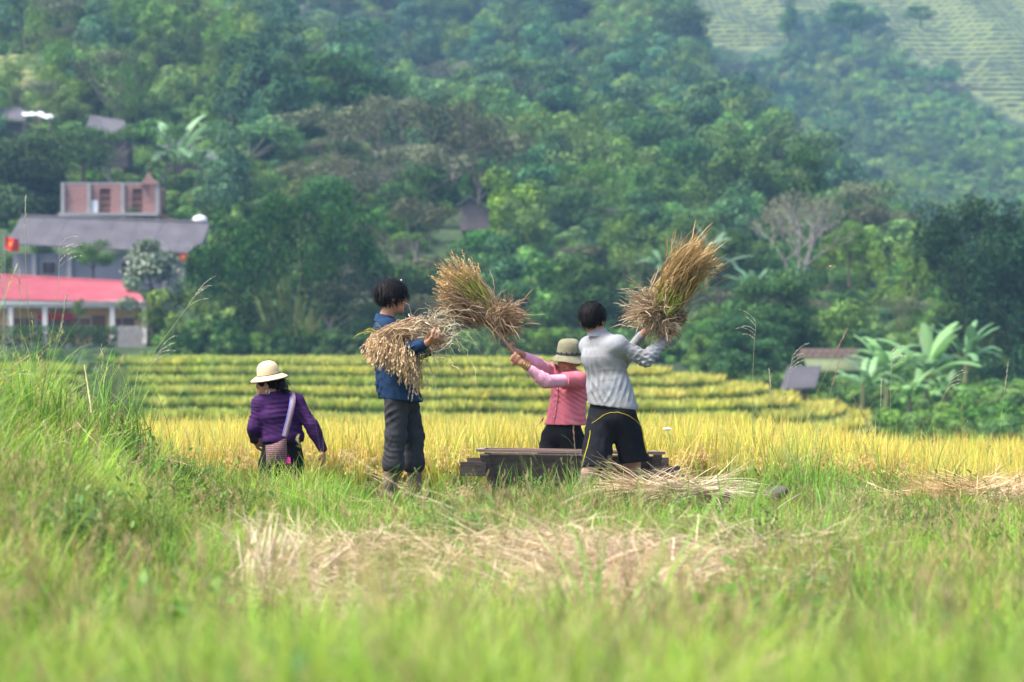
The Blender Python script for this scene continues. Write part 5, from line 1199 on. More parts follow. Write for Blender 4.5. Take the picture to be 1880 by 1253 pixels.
def panicles(m, base, dirs, L_, r, c0=(.50,.30,.10), c1=(.72,.52,.22), k=16, sz=.0042, sp=.5, droop=.5):
    n = len(base); t = np.linspace(.0,1,k)
    for i in range(n):
        d = nrm(dirs[i]); l_ = L_*r.uniform(.7,1.2); P = base[i]+d*l_*t[:,None]+A(0,0,-1)*droop*l_*(t[:,None]**2)*.5
        a = r.normal(size=(k,3)); a = d+a*sp; a /= np.linalg.norm(a,axis=1,keepdims=True)
        ln = r.uniform(.012,.026,k)[:,None]; C = np.stack([P, P+a*ln*.5, P+a*ln+A(0,0,-.003)],1)
        ribbons(m, C, np.tile([sz*.6,sz,sz*.25],(k,1)), np.cross(a, r.normal(size=(k,3))), lerpc(c0,c1,r.random(k))*r.uniform(.75,1.15,(k,1)))
def fan(r, n, c, ax, u, v, ru, rv):
    a = r.random(n)*6.283; q = np.sqrt(r.random(n)); return c+np.outer(np.cos(a)*q*ru, u)+np.outer(np.sin(a)*q*rv, v)
SC = lambda n, r, a=(.36,.24,.13), b=(.62,.48,.30): lerpc(a, b, r.random(n))*r.uniform(.7,1.15,(n,1))
GRN = ((.16,.24,.03),(.42,.46,.08))

def big_sheaf(name, label, tip, neck, butt, width, seed, hold, r0=.075):
    """sheaf swung overhead: grain end at tip, waist at neck, splayed cut ends at butt"""
    r = np.random.default_rng(seed); root = neck.copy(); t_ = thing('rice_sheaf', label, 'sheaf', root)
    ax = nrm(tip-neck); L_ = np.linalg.norm(tip-neck); u = nrm(np.cross(ax, A(0,1,0))); v = np.cross(ax, u)
    bx = nrm(butt-neck); Lb = np.linalg.norm(butt-neck); bu = nrm(np.cross(bx, A(0,1,0))); bv = np.cross(bx, bu)
    m = MB(); n = 950
    s = fan(r, n, neck-root, ax, u, v, r0, r0*.95); e = fan(r, n, (tip-root)-ax*.05, ax, u, v, width, width*.8)
    k_ = ((e-(tip-root)-ax*-.05)**2).sum(1)**.5/width; e = e-ax*(k_**2*.10)[:,None]+ax*r.normal(0,.055,(n,1)); mid = (s+e)/2+ (e-(tip-root))*.28
    col = SC(n, r, (.34,.22,.11), (.60,.45,.24))
    strands(m, s, mid, e, 7, .0024, col, r, jit=.012); m.obj('stalks', mat_sheaf, t_, kind='stuff', loc=(0,0,0)) if False else None
    o = m.obj('stalks', mat_sheaf, None); o.parent = t_; o['kind'] = 'stuff'
    m = MB(); n2 = 300; j = r.integers(0,n,n2); s2 = s[j]; e2 = s2+(e[j]-s2)*r.uniform(.7,.98,(n2,1)); off = -v*0+A(0,-1,0)*width*.45
    strands(m, s2+off*.3, (s2+e2)/2+off, e2+off*.5, 7, .0042, lerpc(*GRN, r.random(n2))*r.uniform(.7,1.1,(n2,1)), r, jit=.012); o = m.obj('green_leaves', mat_sheaf, None); o.parent = t_; o['kind'] = 'stuff'
    m = MB(); n3 = 330; j = r.integers(0,n,n3); dd = (e[j]-s[j]); dd /= np.linalg.norm(dd,axis=1,keepdims=True)
    panicles(m, e[j]-dd*r.uniform(.0,.20,(n3,1)), dd+r.normal(0,.14,(n3,3)), .13, r, (.50,.31,.12), (.76,.56,.28), k=15, sp=.35, droop=.15); o = m.obj('grain_heads', mat_sheaf, None); o.parent = t_; o['kind'] = 'stuff'
    m = MB(); n4 = 1100; s4 = fan(r, n4, neck-root, bx, bu, bv, .06, .06)-bx*r.uniform(0,.22,(n4,1)); e4 = fan(r, n4, butt-root, bx, bu, bv, hold[0], hold[1])+bx*r.normal(0,.05,(n4,1)); e4 -= bx*(((e4-(butt-root))**2).sum(1)**.5*.45)[:,None]
    strands(m, s4, (s4+e4)/2+r.normal(0,.02,(n4,3)), e4, 6, .0028, SC(n4, r, (.20,.12,.07), (.52,.38,.24)), r, jit=.014); o = m.obj('cut_ends', mat_sheaf, None); o.parent = t_; o['kind'] = 'stuff'
    m = MB(); n5 = 80; j = r.integers(0,n4,n5); p_ = e4[j]*r.uniform(.3,1,(n5,1)); d_ = r.normal(size=(n5,3)); d_[:,1] *= .5; d_ /= np.linalg.norm(d_,axis=1,keepdims=True)
    q_ = p_+d_*r.uniform(.08,.19,(n5,1)); strands(m, p_, (p_+q_)/2+r.normal(0,.03,(n5,3)), q_, 6, .0022, SC(n5,r,(.45,.34,.2),(.75,.62,.42)), r, .03, .01); o = m.obj('loose_straw', mat_sheaf, None); o.parent = t_; o['kind'] = 'stuff'
    m = MB(); rr = np.linspace(0,6.283,15)
    for z_ in (-.012,.0,.012,.022): tube(m, [(neck-root)+ax*z_*1.3+.060*(math.cos(a)*u+math.sin(a)*v) for a in rr], .0055, 5, (.42,.29,.16), cap=False)
    o = m.obj('straw_tie', mat_sheaf, None); o.parent = t_
    return t_
# sheaf swung by the woman: grain up left, cut ends towards the right
big_sheaf('a','rice sheaf with green stalks swung up left by the woman in pink', J(824,502,21.75), J(902,578,21.75), J(950,592,21.72), .170, 61, (.125,.11))
# its lower flap of brown straw
r = np.random.default_rng(62)
big_sheaf('b','golden rice sheaf raised high to the right by the man in grey', J(1281,470,20.75), J(1211,572,20.75), J(1184,564,20.72), .142, 63, (.09,.10), .125)
# extra brown straw hanging under the woman's sheaf
def tuft(parent, name, c, n, L_, seed, dirv, spread, c0=(.20,.12,.07), c1=(.55,.40,.25), w_=.0028, thick=.05, sag=.03):
    r = np.random.default_rng(seed); m = MB(); base = wloc(parent)
    p_ = c-base+r.normal(size=(n,3))*thick; d_ = np.array(dirv)+r.normal(size=(n,3))*spread; d_ /= np.linalg.norm(d_,axis=1,keepdims=True)
    q_ = p_+d_*L_*r.uniform(.5,1.2,(n,1)); strands(m, p_, (p_+q_)/2+r.normal(0,.02,(n,3)), q_, 6, w_, SC(n,r,c0,c1), r, .015, .012) if sag == 0 else strands(m, p_, (p_+q_)/2+r.normal(0,.02,(n,3))+A(0,0,sag), q_, 6, w_, SC(n,r,c0,c1), r, 0, .012)
    o = m.obj(name, mat_sheaf, None); o.parent = parent; o['kind'] = 'stuff'; return o
shs = [o for o in S.objects if o.get('category') == 'sheaf']
tuft(shs[0], 'brown_straw', J(880,575,21.7), 620, .30, 64, (-.85,0,.42), .28, thick=.055, c0=(.17,.10,.06), c1=(.46,.32,.2))
tuft(shs[0], 'brown_straw', J(915,588,21.7), 420, .20, 65, (.55,-.1,.1), .7, thick=.05, c0=(.18,.11,.06), c1=(.5,.36,.22))
tuft(shs[1], 'brown_straw', J(1205,572,20.7), 520, .20, 66, (-.7,-.2,.1), .55, thick=.055, c0=(.25,.16,.09), c1=(.62,.48,.32))
tuft(shs[1], 'brown_straw', J(1240,520,20.65), 500, .34, 67, (.55,0,.75), .2, thick=.055, c0=(.20,.13,.06), c1=(.55,.38,.16))
tuft(shs[1], 'brown_straw', J(1215,600,20.7), 260, .14, 68, (.2,-.1,-.5), .6, thick=.035, c0=(.22,.14,.08), c1=(.55,.42,.28))

# two threshing sticks in the woman's hands
mat_stick = rgb_mat('threshing_stick_wood', (.14,.085,.06), rough=.8, col2=(.25,.16,.11), nscale=20, stretch=(1,1,.3), bump=.003, bscale=60)
for i, (a, b, lab) in enumerate((((947,654,21.58),(872,545,21.66),'dark wooden threshing stick in the near hand of the woman in pink'),((938,640,21.74),(880,548,21.80),'second threshing stick, held behind the near one'))):
    P0, P1 = J(*a), J(*b); t_ = thing('threshing_stick', lab, 'stick', P0); m = MB(); n_ = 9
    pts = [(P1-P0)*k_/(n_-1)+A(0,0,.006*math.sin(k_*1.7+i)) for k_ in range(n_)]; tube(m, [np.array(p_)-nrm(P1-P0)*.03 for p_ in pts], [.013,.0145,.0135,.015,.014,.0145,.013,.014,.012], 10)
    o = m.obj('shaft', mat_stick, None); o.parent = t_
    m = MB(); d_ = nrm(P1-P0); u = nrm(np.cross(d_, A(0,1,0))); v = np.cross(d_,u); c_ = (P1-P0)*.42
    tube(m, [c_+d_*(.03*k_/30)+.0175*(math.cos(k_*1.2)*u+math.sin(k_*1.2)*v) for k_ in range(31)], .003, 4, (.3,.2,.12)); o = m.obj('rope_lashing', mat_sheaf, None); o.parent = t_

# sheaf over the young man's forearm: panicles hang left, cut ends right
rootS = J(745,622,20.2); sh3 = thing('rice_sheaf', 'drooping rice sheaf lying over the forearm of the young man in blue', 'sheaf', rootS)
r = np.random.default_rng(70); q = lambda px,py,dd=0.: J(px,py,20.2+dd)-rootS
m = MB(); n = 900
s = q(770,612)+r.normal(size=(n,3))*A(.04,.05,.045); mid = q(722,596)+r.normal(size=(n,3))*A(.05,.06,.035)
e = np.stack([r.uniform(q(682,0)[0], q(762,0)[0], n), r.normal(-.04,.06,n), 0*r.random(n)],1); xx = (e[:,0]-q(682,0)[0])/(q(762,0)[0]-q(682,0)[0])
e[:,2] = q(0,612)[2]+(q(0,690)[2]-q(0,612)[2])*(xx*.75+.25*r.random(n))*r.uniform(.35,1,n)
strands(m, s, mid, e, 8, .0024, SC(n,r,(.30,.19,.11),(.62,.47,.28)), r, .0, .012); o = m.obj('stalks', mat_sheaf, None); o.parent = sh3; o['kind'] = 'stuff'
m = MB(); j = r.integers(0,n,430); dn = (e[j]-mid[j]); dn /= np.linalg.norm(dn,axis=1,keepdims=True); dn = dn*.6+A(-.08,0,-.85)+r.normal(0,.16,(430,3))
panicles(m, e[j]*r.uniform(.8,1,(430,1))+A(0,-.02,.01), dn, .135, r, (.46,.29,.15), (.74,.56,.34), k=17, sp=.32, droop=.25, sz=.0046); o = m.obj('grain_heads', mat_sheaf, None); o.parent = sh3; o['kind'] = 'stuff'
m = MB(); n4 = 1000; c_ = q(795,614); s4 = q(765,612)+r.normal(size=(n4,3))*.045; v = r.normal(size=(n4,3)); v /= np.linalg.norm(v,axis=1,keepdims=True); e4 = c_+v*A(.13,.10,.125)*r.uniform(.55,1,(n4,1))
strands(m, s4+v*.03, (s4+e4)/2+r.normal(0,.03,(n4,3)), e4, 7, .0026, SC(n4,r,(.24,.16,.10),(.66,.54,.38)), r, 0, .02)
th = r.random((240,1))*6.28; rr4 = r.uniform(.03,.15,(240,1)); p0 = c_+np.concatenate([rr4*np.cos(th), r.normal(-.05,.05,(240,1)), rr4*np.sin(th)],1); p1_ = p0+r.normal(0,.06,(240,3))*A(1,.5,1)
strands(m, p0, (p0+p1_)/2+(((p0+p1_)/2)-c_)*.35, p1_, 7, .0025, SC(240,r,(.45,.36,.22),(.76,.66,.48)), r, 0, .012); o = m.obj('cut_ends', mat_sheaf, None); o.parent = sh3; o['kind'] = 'stuff'
m = MB(); n5 = 46; p_ = c_+r.normal(size=(n5,3))*A(.10,.05,.09); d_ = np.stack([r.normal(.3,.8,n5), r.normal(-.2,.3,n5), r.normal(-.5,.8,n5)],1); d_ /= np.linalg.norm(d_,axis=1,keepdims=True); q_ = p_+d_*r.uniform(.12,.36,(n5,1))
strands(m, p_, (p_+q_)/2+A(.03,0,.05)+r.normal(0,.03,(n5,3)), q_, 9, .0017, SC(n5,r,(.3,.26,.12),(.7,.6,.4)), r, .04, .02); o = m.obj('loose_straw', mat_sheaf, None); o.parent = sh3; o['kind'] = 'stuff'
m = MB(); dr = r.integers(0,1,1); pb = np.stack([q(772,655)+A(r.normal(0,.02),-.05,0) for _ in range(26)]); panicles(m, pb+r.normal(0,.015,(26,3)), A(0,0,-1)+r.normal(0,.15,(26,3)), .24, r, (.46,.30,.15),(.72,.55,.33), k=18, sp=.4, droop=.1, sz=.004); o = m.obj('hanging_heads', mat_sheaf, None); o.parent = sh3; o['kind'] = 'stuff'
m = MB(); pg = q(706,608)+r.normal(size=(16,3))*A(.05,.03,.01); strands(m, pg, pg+A(-.06,-.02,.03)+r.normal(0,.02,(16,3)), pg+A(-.11,-.02,-.03)+r.normal(0,.03,(16,3)), 7, .0025, lerpc((.4,.36,.05),(.6,.5,.12),r.random(16)), r, 0, .01); o = m.obj('yellow_leaves', mat_sheaf, None); o.parent = sh3; o['kind'] = 'stuff'

# wooden threshing tub
mat_wood = rgb_mat('weathered_tub_wood', (.060,.042,.036), rough=.8, col2=(.13,.10,.085), nscale=7, stretch=(1,1,5), bump=.003, bscale=30, spec=.3)
mat_rim = rgb_mat('worn_rim_wood', (.30,.20,.16), rough=.6, col2=(.20,.14,.12), nscale=9, stretch=(.3,1,1), bump=.002, bscale=40)
tubo = A(J(1047,900,21.25)[0], 21.25, 0); zt = J(0,834,21.0)[2]; zb = zt-.46; tubo[2] = zb
tt = thing('threshing_tub', 'dark weathered boat shaped wooden threshing tub standing between the workers', 'tub', tubo)
xa, xb = J(880,0,20.95)[0]-tubo[0], J(1216,0,20.95)[0]-tubo[0]; yf, yb_ = -.30, .34; hz = .46; ins = .13
T = [A(xa,yf,hz+.0),A(xb,yf,hz-.02),A(xb-.06,yb_,hz-.035),A(xa+.03,yb_,hz-.012)]; B_ = [A(xa+ins,yf+.10,0),A(xb-ins,yf+.10,0),A(xb-ins-.05,yb_-.10,0),A(xa+ins,yb_-.10,0)]
def panel(nm, a, b, c, d, n_=2):
    """one side of the tub as n_ boards"""
    for k_ in range(n_):
        f0, f1 = k_/n_, (k_+1)/n_-.012; m = MB(); plate(m, [a+(d-a)*f0, b+(c-b)*f0, b+(c-b)*f1, a+(d-a)*f1], .032); m.obj('board', mat_wood, None, smooth=False).parent = tt
panel('f', B_[0], B_[1], T[1], T[0]); panel('b', B_[2], B_[3], T[3], T[2]); panel('l', B_[3], B_[0], T[0], T[3]); panel('r', B_[1], B_[2], T[2], T[1])
m = MB(); plate(m, [B_[0]+A(0,0,.03),B_[1]+A(0,0,.03),B_[2]+A(0,0,.03),B_[3]+A(0,0,.03)], .03); m.obj('floor', mat_wood, None, smooth=False).parent = tt
for a, b in ((0,1),(1,2),(2,3),(3,0)):
    m = MB(); pA, pB = T[a], T[b]; d_ = nrm(pB-pA); s_ = nrm(np.cross(d_, A(0,0,1)))*.024; e_ = A(0,0,.004); plate(m, [pA-s_+e_+A(0,0,.014),pB-s_+e_+A(0,0,.014),pB+s_+e_+A(0,0,.014),pA+s_+e_+A(0,0,.014)], .020); m.obj('rim', mat_rim, None, smooth=False).parent = tt
for (x0, x1, y_, z0, z1) in ((xa-.14, xa+.05, yf-.03, hz-.16, hz-.055), (xb-.05, xb+.13, yf-.03, hz-.175, hz-.085), (xa-.10, xa+.07, yb_-.02, hz-.15, hz-.05), (xb-.09, xb+.08, yb_-.02, hz-.15, hz-.05)):
    m = MB(); box(m, (x0,y_-.022,z0), (x1,y_+.022,z1)); m.obj('handle', mat_wood, None, smooth=False).parent = tt
for x_ in (xa+.035, xb-.035):
    m = MB(); s_ = 1 if x_ < 0 else -1; plate(m, [A(x_-.03+s_*ins*1,yf+.06,0),A(x_+.03+s_*ins*1,yf+.06,0),A(x_+.03,yf-.045,hz-.005),A(x_-.03,yf-.045,hz-.005)], .03); m.obj('corner_post', mat_wood, None, smooth=False).parent = tt

# straw heap and bundles lying in front of the tub
def heap(label, px, py, d, L_, Wd, Hh, n, seed, dirx=1., c0=(.42,.29,.15), c1=(.74,.60,.40)):
    r = np.random.default_rng(seed); c = J(px,py,d); c[2] = float(H(c[0],d)); t_ = thing('straw_heap', label, 'straw', c)
    x_ = r.normal(0,L_*.35,n); y_ = r.normal(0,Wd*.4,n); z_ = Hh*np.exp(-(x_/L_)**2*2)*r.uniform(.1,1,n)+.05
    p_ = np.stack([x_,y_,z_],1); az = r.normal(0,.5,n)+np.where(r.random(n)<.5,0,np.pi); C = blade_lines(p_, az, r.normal(1.45,.22,n), r.normal(.35,.35,n), r.uniform(.2,.5,n), 7)
    C[:,:,2] = np.maximum(C[:,:,2], .02); m = MB(); ribbons(m, C, np.tile([.0022,.003,.003,.0028,.0025,.002,.001],(n,1)), np.stack([-np.sin(az),np.cos(az),r.normal(0,.8,n)],1), SC(n,r,c0,c1))
    o = m.obj('straw', mat_sheaf, None); o.parent = t_; o['kind'] = 'stuff'
heap('pale straw heap lying in front of the legs of the man in grey', 1190, 890, 20.3, .24, .16, .10, 800, 81)
heap('fanned straw bundle lying right of the tub handle', 1275, 900, 20.2, .22, .15, .09, 700, 82, c0=(.45,.36,.22), c1=(.78,.68,.5))
heap('low straw spread at the foot of the ripe rice on the far right', 1790, 915, 20.6, .6, .3, .08, 900, 83, c0=(.5,.32,.14), c1=(.72,.52,.28))
heap('straw lying between the young man and the tub', 800, 870, 21.2, .4, .2, .07, 400, 84)
def soft_stalks(label, px, py, d, seed):
    """upright sheaf of pale cut stalks standing out of focus near the camera"""
    r = np.random.default_rng(seed); c = J(px,py,d); c[2] = float(H(c[0],d)); t_ = thing('straw_bundle', label, 'straw', c); n = 170
    az = r.normal(.2,1.1,n); p_ = np.stack([r.normal(0,.07,n), r.normal(0,.12,n), 0*az],1); C = blade_lines(p_, az, r.uniform(.0,1.15,n), r.normal(.3,.3,n), r.uniform(.18,.44,n), 7)
    m = MB(); ribbons(m, C, np.tile([.002,.003,.0035,.0035,.003,.0035,.001],(n,1)), np.stack([-np.sin(az),np.cos(az),r.normal(0,.4,n)],1), SC(n,r,(.5,.38,.22),(.85,.74,.55))); o = m.obj('straw', mat_sheaf, None); o.parent = t_; o['kind'] = 'stuff'
soft_stalks('blurred pale straw bundle standing up below the woman in purple', 480, 960, 12.2, 90)

# broken clod of earth and the white rag
mat_clod = rgb_mat('dark_clod', (.06,.05,.04), rough=.9, col2=(.12,.11,.10), nscale=12, bump=.01, bscale=30)
c = J(1420,900,19.9); sd = SDF(c-.25, c+.25, .012); sd.ell(c-A(0,0,.04), np.eye(3), (.07,.06,.04), 0); sd.ell(c+A(.04,0,-.02), np.eye(3), (.06,.06,.05), .02)
V, Q = sd.extract(); V = V+vnormals(V,Q)*(.012*snoise(V, 18, 4, 3))[:,None]; m = MB(); m.add(V, Q); m.obj('earth_clod', mat_clod, loc=tuple(c), label='dark clod of earth lying in the grass right of the straw heaps', category='clod')
c = J(1225,788,23.9); sd = SDF(c-.12, c+.12, .008); sd.ell(c, np.eye(3), (.040,.03,.016), 0); V, Q = sd.extract(); V = V+vnormals(V,Q)*(.006*snoise(V, 40, 4, 3))[:,None]
m = MB(); m.add(V, Q); m.obj('white_rag', rgb_mat('white_rag', (.8,.78,.72), rough=.9), loc=tuple(c), label='small white rag caught on the ripe rice right of the man in grey', category='rag')

# tall flowering grass stems, each one alone against the blurred hills
mat_stem = rgb_mat('grass_stem', vcol=True, trans=.25, rough=.6)
def tall_stem(label, base, tip, d, bend, kind, seed, col=(.22,.32,.10), hc=(.50,.48,.36), w_=.0022):
    r = np.random.default_rng(seed); P0 = J(base[0],base[1],d); P1 = J(tip[0],tip[1],d); t_ = thing('seeding_grass', label, 'tall grass', P0); t_['kind'] = 'thing'; v = P1-P0; side = A(bend,0,0)
    t = np.linspace(0,1,14); C = np.outer((1-t)**2,A(0,0,0))+np.outer(2*t*(1-t), v*.5-side*.5+A(0,0,.12*abs(bend)+.04)*1)+np.outer(t*t, v)
    m = MB(); tube(m, C, np.linspace(w_,w_*.5,14), 5, lerpc(col,hc,np.repeat(t**2,5)), cap=False); o = m.obj('stalk', mat_stem, None); o.parent = t_
    m = MB(); dr = nrm(C[-1]-C[-3])
    if kind == 'spike':
        k_ = 60; q_ = C[-1]-dr*r.uniform(0,.22,k_)[:,None]; a = dr+r.normal(0,.16,(k_,3)); CC = np.stack([q_, q_+a*.014, q_+a*.026],1); ribbons(m, CC, np.tile([.001,.0024,.0006],(k_,1)), np.cross(a, r.normal(size=(k_,3))), np.array(hc)*r.uniform(.7,1.2,(k_,1)))
    else:
        nb = 5 if kind == 'fan' else 7
        for b in range(nb):
            s_ = C[-1]-dr*.17*b/nb; sg = np.sign(v[0]) if abs(v[0])>.03 else (1 if seed%2 else -1); Lb = r.uniform(.09,.17)
            az = 0 if sg > 0 else np.pi; BL = blade_lines(np.array([s_]), A(az+r.normal(0,.3)), A(r.uniform(.5,.9)), A(r.uniform(.5,1.2)), A(Lb), 8)[0]
            tube(m, BL, .0008, 4, np.array(hc)*.9, cap=False); k_ = 26; f = r.uniform(0,6.99,k_); i0 = f.astype(int); q_ = BL[i0]+(BL[i0+1]-BL[i0])*(f-i0)[:,None]; a = (BL[i0+1]-BL[i0]); a /= np.linalg.norm(a,axis=1,keepdims=True); a = a+r.normal(0,.2,(k_,3))
            ribbons(m, np.stack([q_, q_+a*.007, q_+a*.014],1), np.tile([.0008,.0022,.0006],(k_,1)), np.cross(a, r.normal(size=(k_,3))), np.array(hc)*r.uniform(.7,1.2,(k_,1)))
    o = m.obj('seed_head', mat_stem, None); o.parent = t_
    for b in range(2):
        f = int(2+b*3); BL = blade_lines(np.array([C[f]]), A(r.choice([0,np.pi])+r.normal(0,.4)), A(.25), A(1.0), A(r.uniform(.12,.22)), 7); m = MB(); ribbons(m, BL, np.array([[.002,.003,.003,.0028,.002,.0015,.0005]]), A([0,1,.3]), (.16,.30,.06)); o = m.obj('leaf', mat_stem, None); o.parent = t_
for i, a in enumerate([('tallest grass stem at the left with a bent seed spike',(66,700),(47,366),17.6,.10,'spike'),('grass stem with a nodding head beside the tallest left one',(75,700),(108,452),17.8,-.15,'fan'),
    ('grass stem leaning left out of the photo edge',(40,690),(2,478),17.4,.1,'fan'),('thin grass stem in front of the pink school roof',(85,700),(122,545),17.6,-.05,'spike'),
    ('long arching grass stem with forked head before the big bamboo',(205,740),(362,537),18.2,-.16,'fan'),('short arching stem below the long arching one',(225,745),(296,640),18.4,-.08,'fan'),
    ('grass stem with drooping head before the round dense tree',(1382,800),(1388,592),22.2,.05,'fan'),('stem with a dark upright spike over the knoll flank',(1420,800),(1412,680),22.3,.0,'spike'),
    ('stem with pale curled head over the knoll flank',(1418,800),(1455,655),22.0,-.06,'fan'),('red brown grass spike leaning right, above the slate roof',(1478,770),(1554,607),22.4,-.02,'spike'),
    ('slanting grass stem with slim spike beside the red brown one',(1505,800),(1541,664),22.2,.0,'spike'),('upright stem with side branches before the banana plants',(1635,800),(1637,645),22.3,.01,'fan'),
    ('stem bent over with comb like head right of the banana plants',(1700,800),(1748,692),22.5,-.05,'fan'),('solitary straight grass spike at the far right',(1835,800),(1851,667),22.3,.0,'spike'),
    ('thin bare stem left of the comb headed one',(1616,790),(1618,700),22.6,.0,'spike'),('short brown stem near the knoll edge',(1590,780),(1570,735),22.4,.02,'spike'),
    ('green stem with brown head rising over the tub',(1062,880),(1052,770),20.3,.02,'spike')]):
    hc = (.42,.25,.18) if 'brown' in a[0] else (.52,.50,.38)
    tall_stem(*a, 100+i, hc=hc)
# rank green tufts in focus
def tuft_of(label, px, d, n, L0, L1, seed, spread=.2, col0=(.07,.17,.02), col1=(.28,.46,.07), w_=.0045):
    r = np.random.default_rng(seed); x_ = (px-940)/F*d; c = A(x_,d,float(H(x_,d))); az = r.random(n)*6.283; p_ = c+np.stack([r.normal(0,spread,n), r.normal(0,spread*.6,n), 0*az],1)
    C = blade_lines(p_, az, np.abs(r.normal(0,.20,n)), np.abs(r.normal(.6,.4,n)), r.uniform(L0,L1,n), 8); t = np.linspace(0,1,8)
    m = MB(); ribbons(m, C, w_*r.uniform(.5,1.2,n)[:,None]*(1-t**2.5+.02)[None,:], np.stack([-np.sin(az+r.normal(0,.7,n)),np.cos(az+r.normal(0,.7,n)),r.normal(0,.2,n)],1), lerpc(col0,col1,np.tile(t,(n,1)))*r.uniform(.7,1.25,(n,1,1)))
    o = m.obj('grass_tussock', mat_stem, loc=tuple(c)); o['label'] = label; o['category'] = 'grass tuft'; o['kind'] = 'thing'
for a in [('tall green grass tussock growing at the rice edge right of the tub',1435,21.9,200,.5,.92,1,.24),('green tussock just right of the tallest rice edge tussock',1520,22.0,110,.35,.7,2,.22),('lush reed tuft at the left edge of the ripe rice',205,19.2,60,.4,.8,3,.16),
    ('bright reed tuft on the left bank',110,18.4,60,.3,.6,4,.25),('grass tussock at the far left edge of the bank',20,17.8,60,.3,.6,5,.3),('small green tuft in front of the tub middle',1050,20.2,34,.2,.42,6,.10),
    ('green tuft at the left front corner of the tub',955,20.3,40,.15,.36,7,.12),('tuft of grass before the legs of the man in grey',1080,20.0,30,.15,.33,8,.08),('grass tuft under the right tub handle',1330,21.2,70,.2,.42,9,.2),
    ('grass tuft at the foot of the young man',760,20.0,36,.12,.28,10,.10),('green tuft at the rice edge far right',1700,21.8,70,.3,.55,11,.2)]:
    tuft_of(*a)
# dragonfly over the valley
c = J(1525,491,21.5); dg = thing('dragonfly', 'tiny orange dragonfly hovering in the air on the right', 'dragonfly', c)
m = MB(); tube(m, [A(-.035,0,0),A(-.01,0,.002),A(.008,0,.003),A(.016,0,.002)], [.0018,.0024,.005,.004], 6, (.45,.14,.03)); add_ball(m, A(.020,0,.002), .0045, 5, col=(.35,.1,.03)); m.obj('body', mat_stem, None).parent = dg
for s_ in (-1,1):
    for k_ in (0,.009):
        m = MB(); ribbons(m, np.array([[A(.006-k_,0,.004),A(.006-k_,s_*.02,.010),A(.002-k_,s_*.042,.014)]]), np.array([[.002,.005,.0015]]), A([1,0,0]), (.5,.45,.4)); m.obj('wing', mat_stem, None).parent = dg
# ------------------------------------------------------------------ buildings
mat_wall_y = rgb_mat('ochre_wall', (.70,.42,.18), rough=.9, var=.12, nscale=1.5)
mat_white = rgb_mat('whitewash', (.66,.62,.60), rough=.85, var=.1, nscale=2)
mat_pinkroof = rgb_mat('pink_red_sheet_roof', (.26,.04,.06), rough=.6, col2=(.32,.08,.10), nscale=.6)
mat_grayroof = rgb_mat('grey_fibre_cement_roof', (.075,.07,.082), rough=.9, col2=(.12,.112,.125), nscale=.7, bump=.02, bscale=3)
mat_graywall = rgb_mat('grey_lilac_wall', (.24,.22,.26), rough=.9, col2=(.17,.16,.18), nscale=.8)
mat_brick = rgb_mat('raw_brick_wall', (.27,.13,.115), rough=.95, col2=(.36,.22,.20), nscale=1.6, stretch=(1,1,4))
mat_conc = rgb_mat('raw_concrete', (.36,.34,.34), rough=.95, col2=(.26,.25,.25), nscale=2)
mat_dark = rgb_mat('dark_opening', (.05,.03,.028), rough=.9); mat_shut = rgb_mat('brown_shutters', (.16,.08,.05), rough=.7, var=.2, nscale=3)
mat_red = rgb_mat('red_cloth', (.62,.015,.02), rough=.7); mat_gold = rgb_mat('yellow_paint', (.75,.50,.03), rough=.6)
mat_thatch = rgb_mat('hut_planks', (.22,.17,.17), rough=.95, col2=(.14,.11,.11), nscale=2, stretch=(6,1,.4))
mat_shedw = rgb_mat('shed_boards_in_roof_shade', (.06,.05,.05), rough=.95, col2=(.10,.08,.075), nscale=2, stretch=(6,1,.4))  # wall boards coloured dark to stand for the shade under the roofs
mat_tarp = rgb_mat('white_tarpaulin', (.68,.70,.74), rough=.5)
def part(root, name, mat, fn, smooth=False, parent=None):
    m = MB(); fn(m); o = m.obj(name, mat, None, smooth=smooth); o.parent = parent or root; return o
def bxp(root, name, mat, lo, hi, **k): return part(root, name, mat, lambda m: box(m, lo, hi), **k)
def sheet_roof(root, name, mat, P4, n, th=.05, amp=.06):
    """corrugated sheets: each a part-wide ridged surface; P4 = eave left, eave right, ridge right, ridge left"""
    a,b,c,d = [np.array(p,float) for p in P4]; nr = nrm(np.cross(b-a, d-a)); m = MB(); V = []; u = np.linspace(0,1,n*2+1)
    for v in (0,1):
        for i, t in enumerate(u): V.append((a+(b-a)*t)*(1-v)+(d+(c-d)*t)*v+nr*(amp if i%2 else 0))
    for v in (0,1):
        for i, t in enumerate(u): V.append((a+(b-a)*t)*(1-v)+(d+(c-d)*t)*v+nr*((amp if i%2 else 0)-th))
    k = len(u); i = np.arange(k-1); Fc = np.concatenate([np.stack([i,i+1,i+k+1,i+k],1), np.stack([i+2*k,i+3*k,i+3*k+1,i+2*k+1],1), np.stack([i,i+2*k,i+2*k+1,i+1],1), np.stack([i+k,i+k+1,i+3*k+1,i+3*k],1)])
    m.add(V, Fc); o = m.obj(name, mat, None, smooth=False); o.parent = root; return o
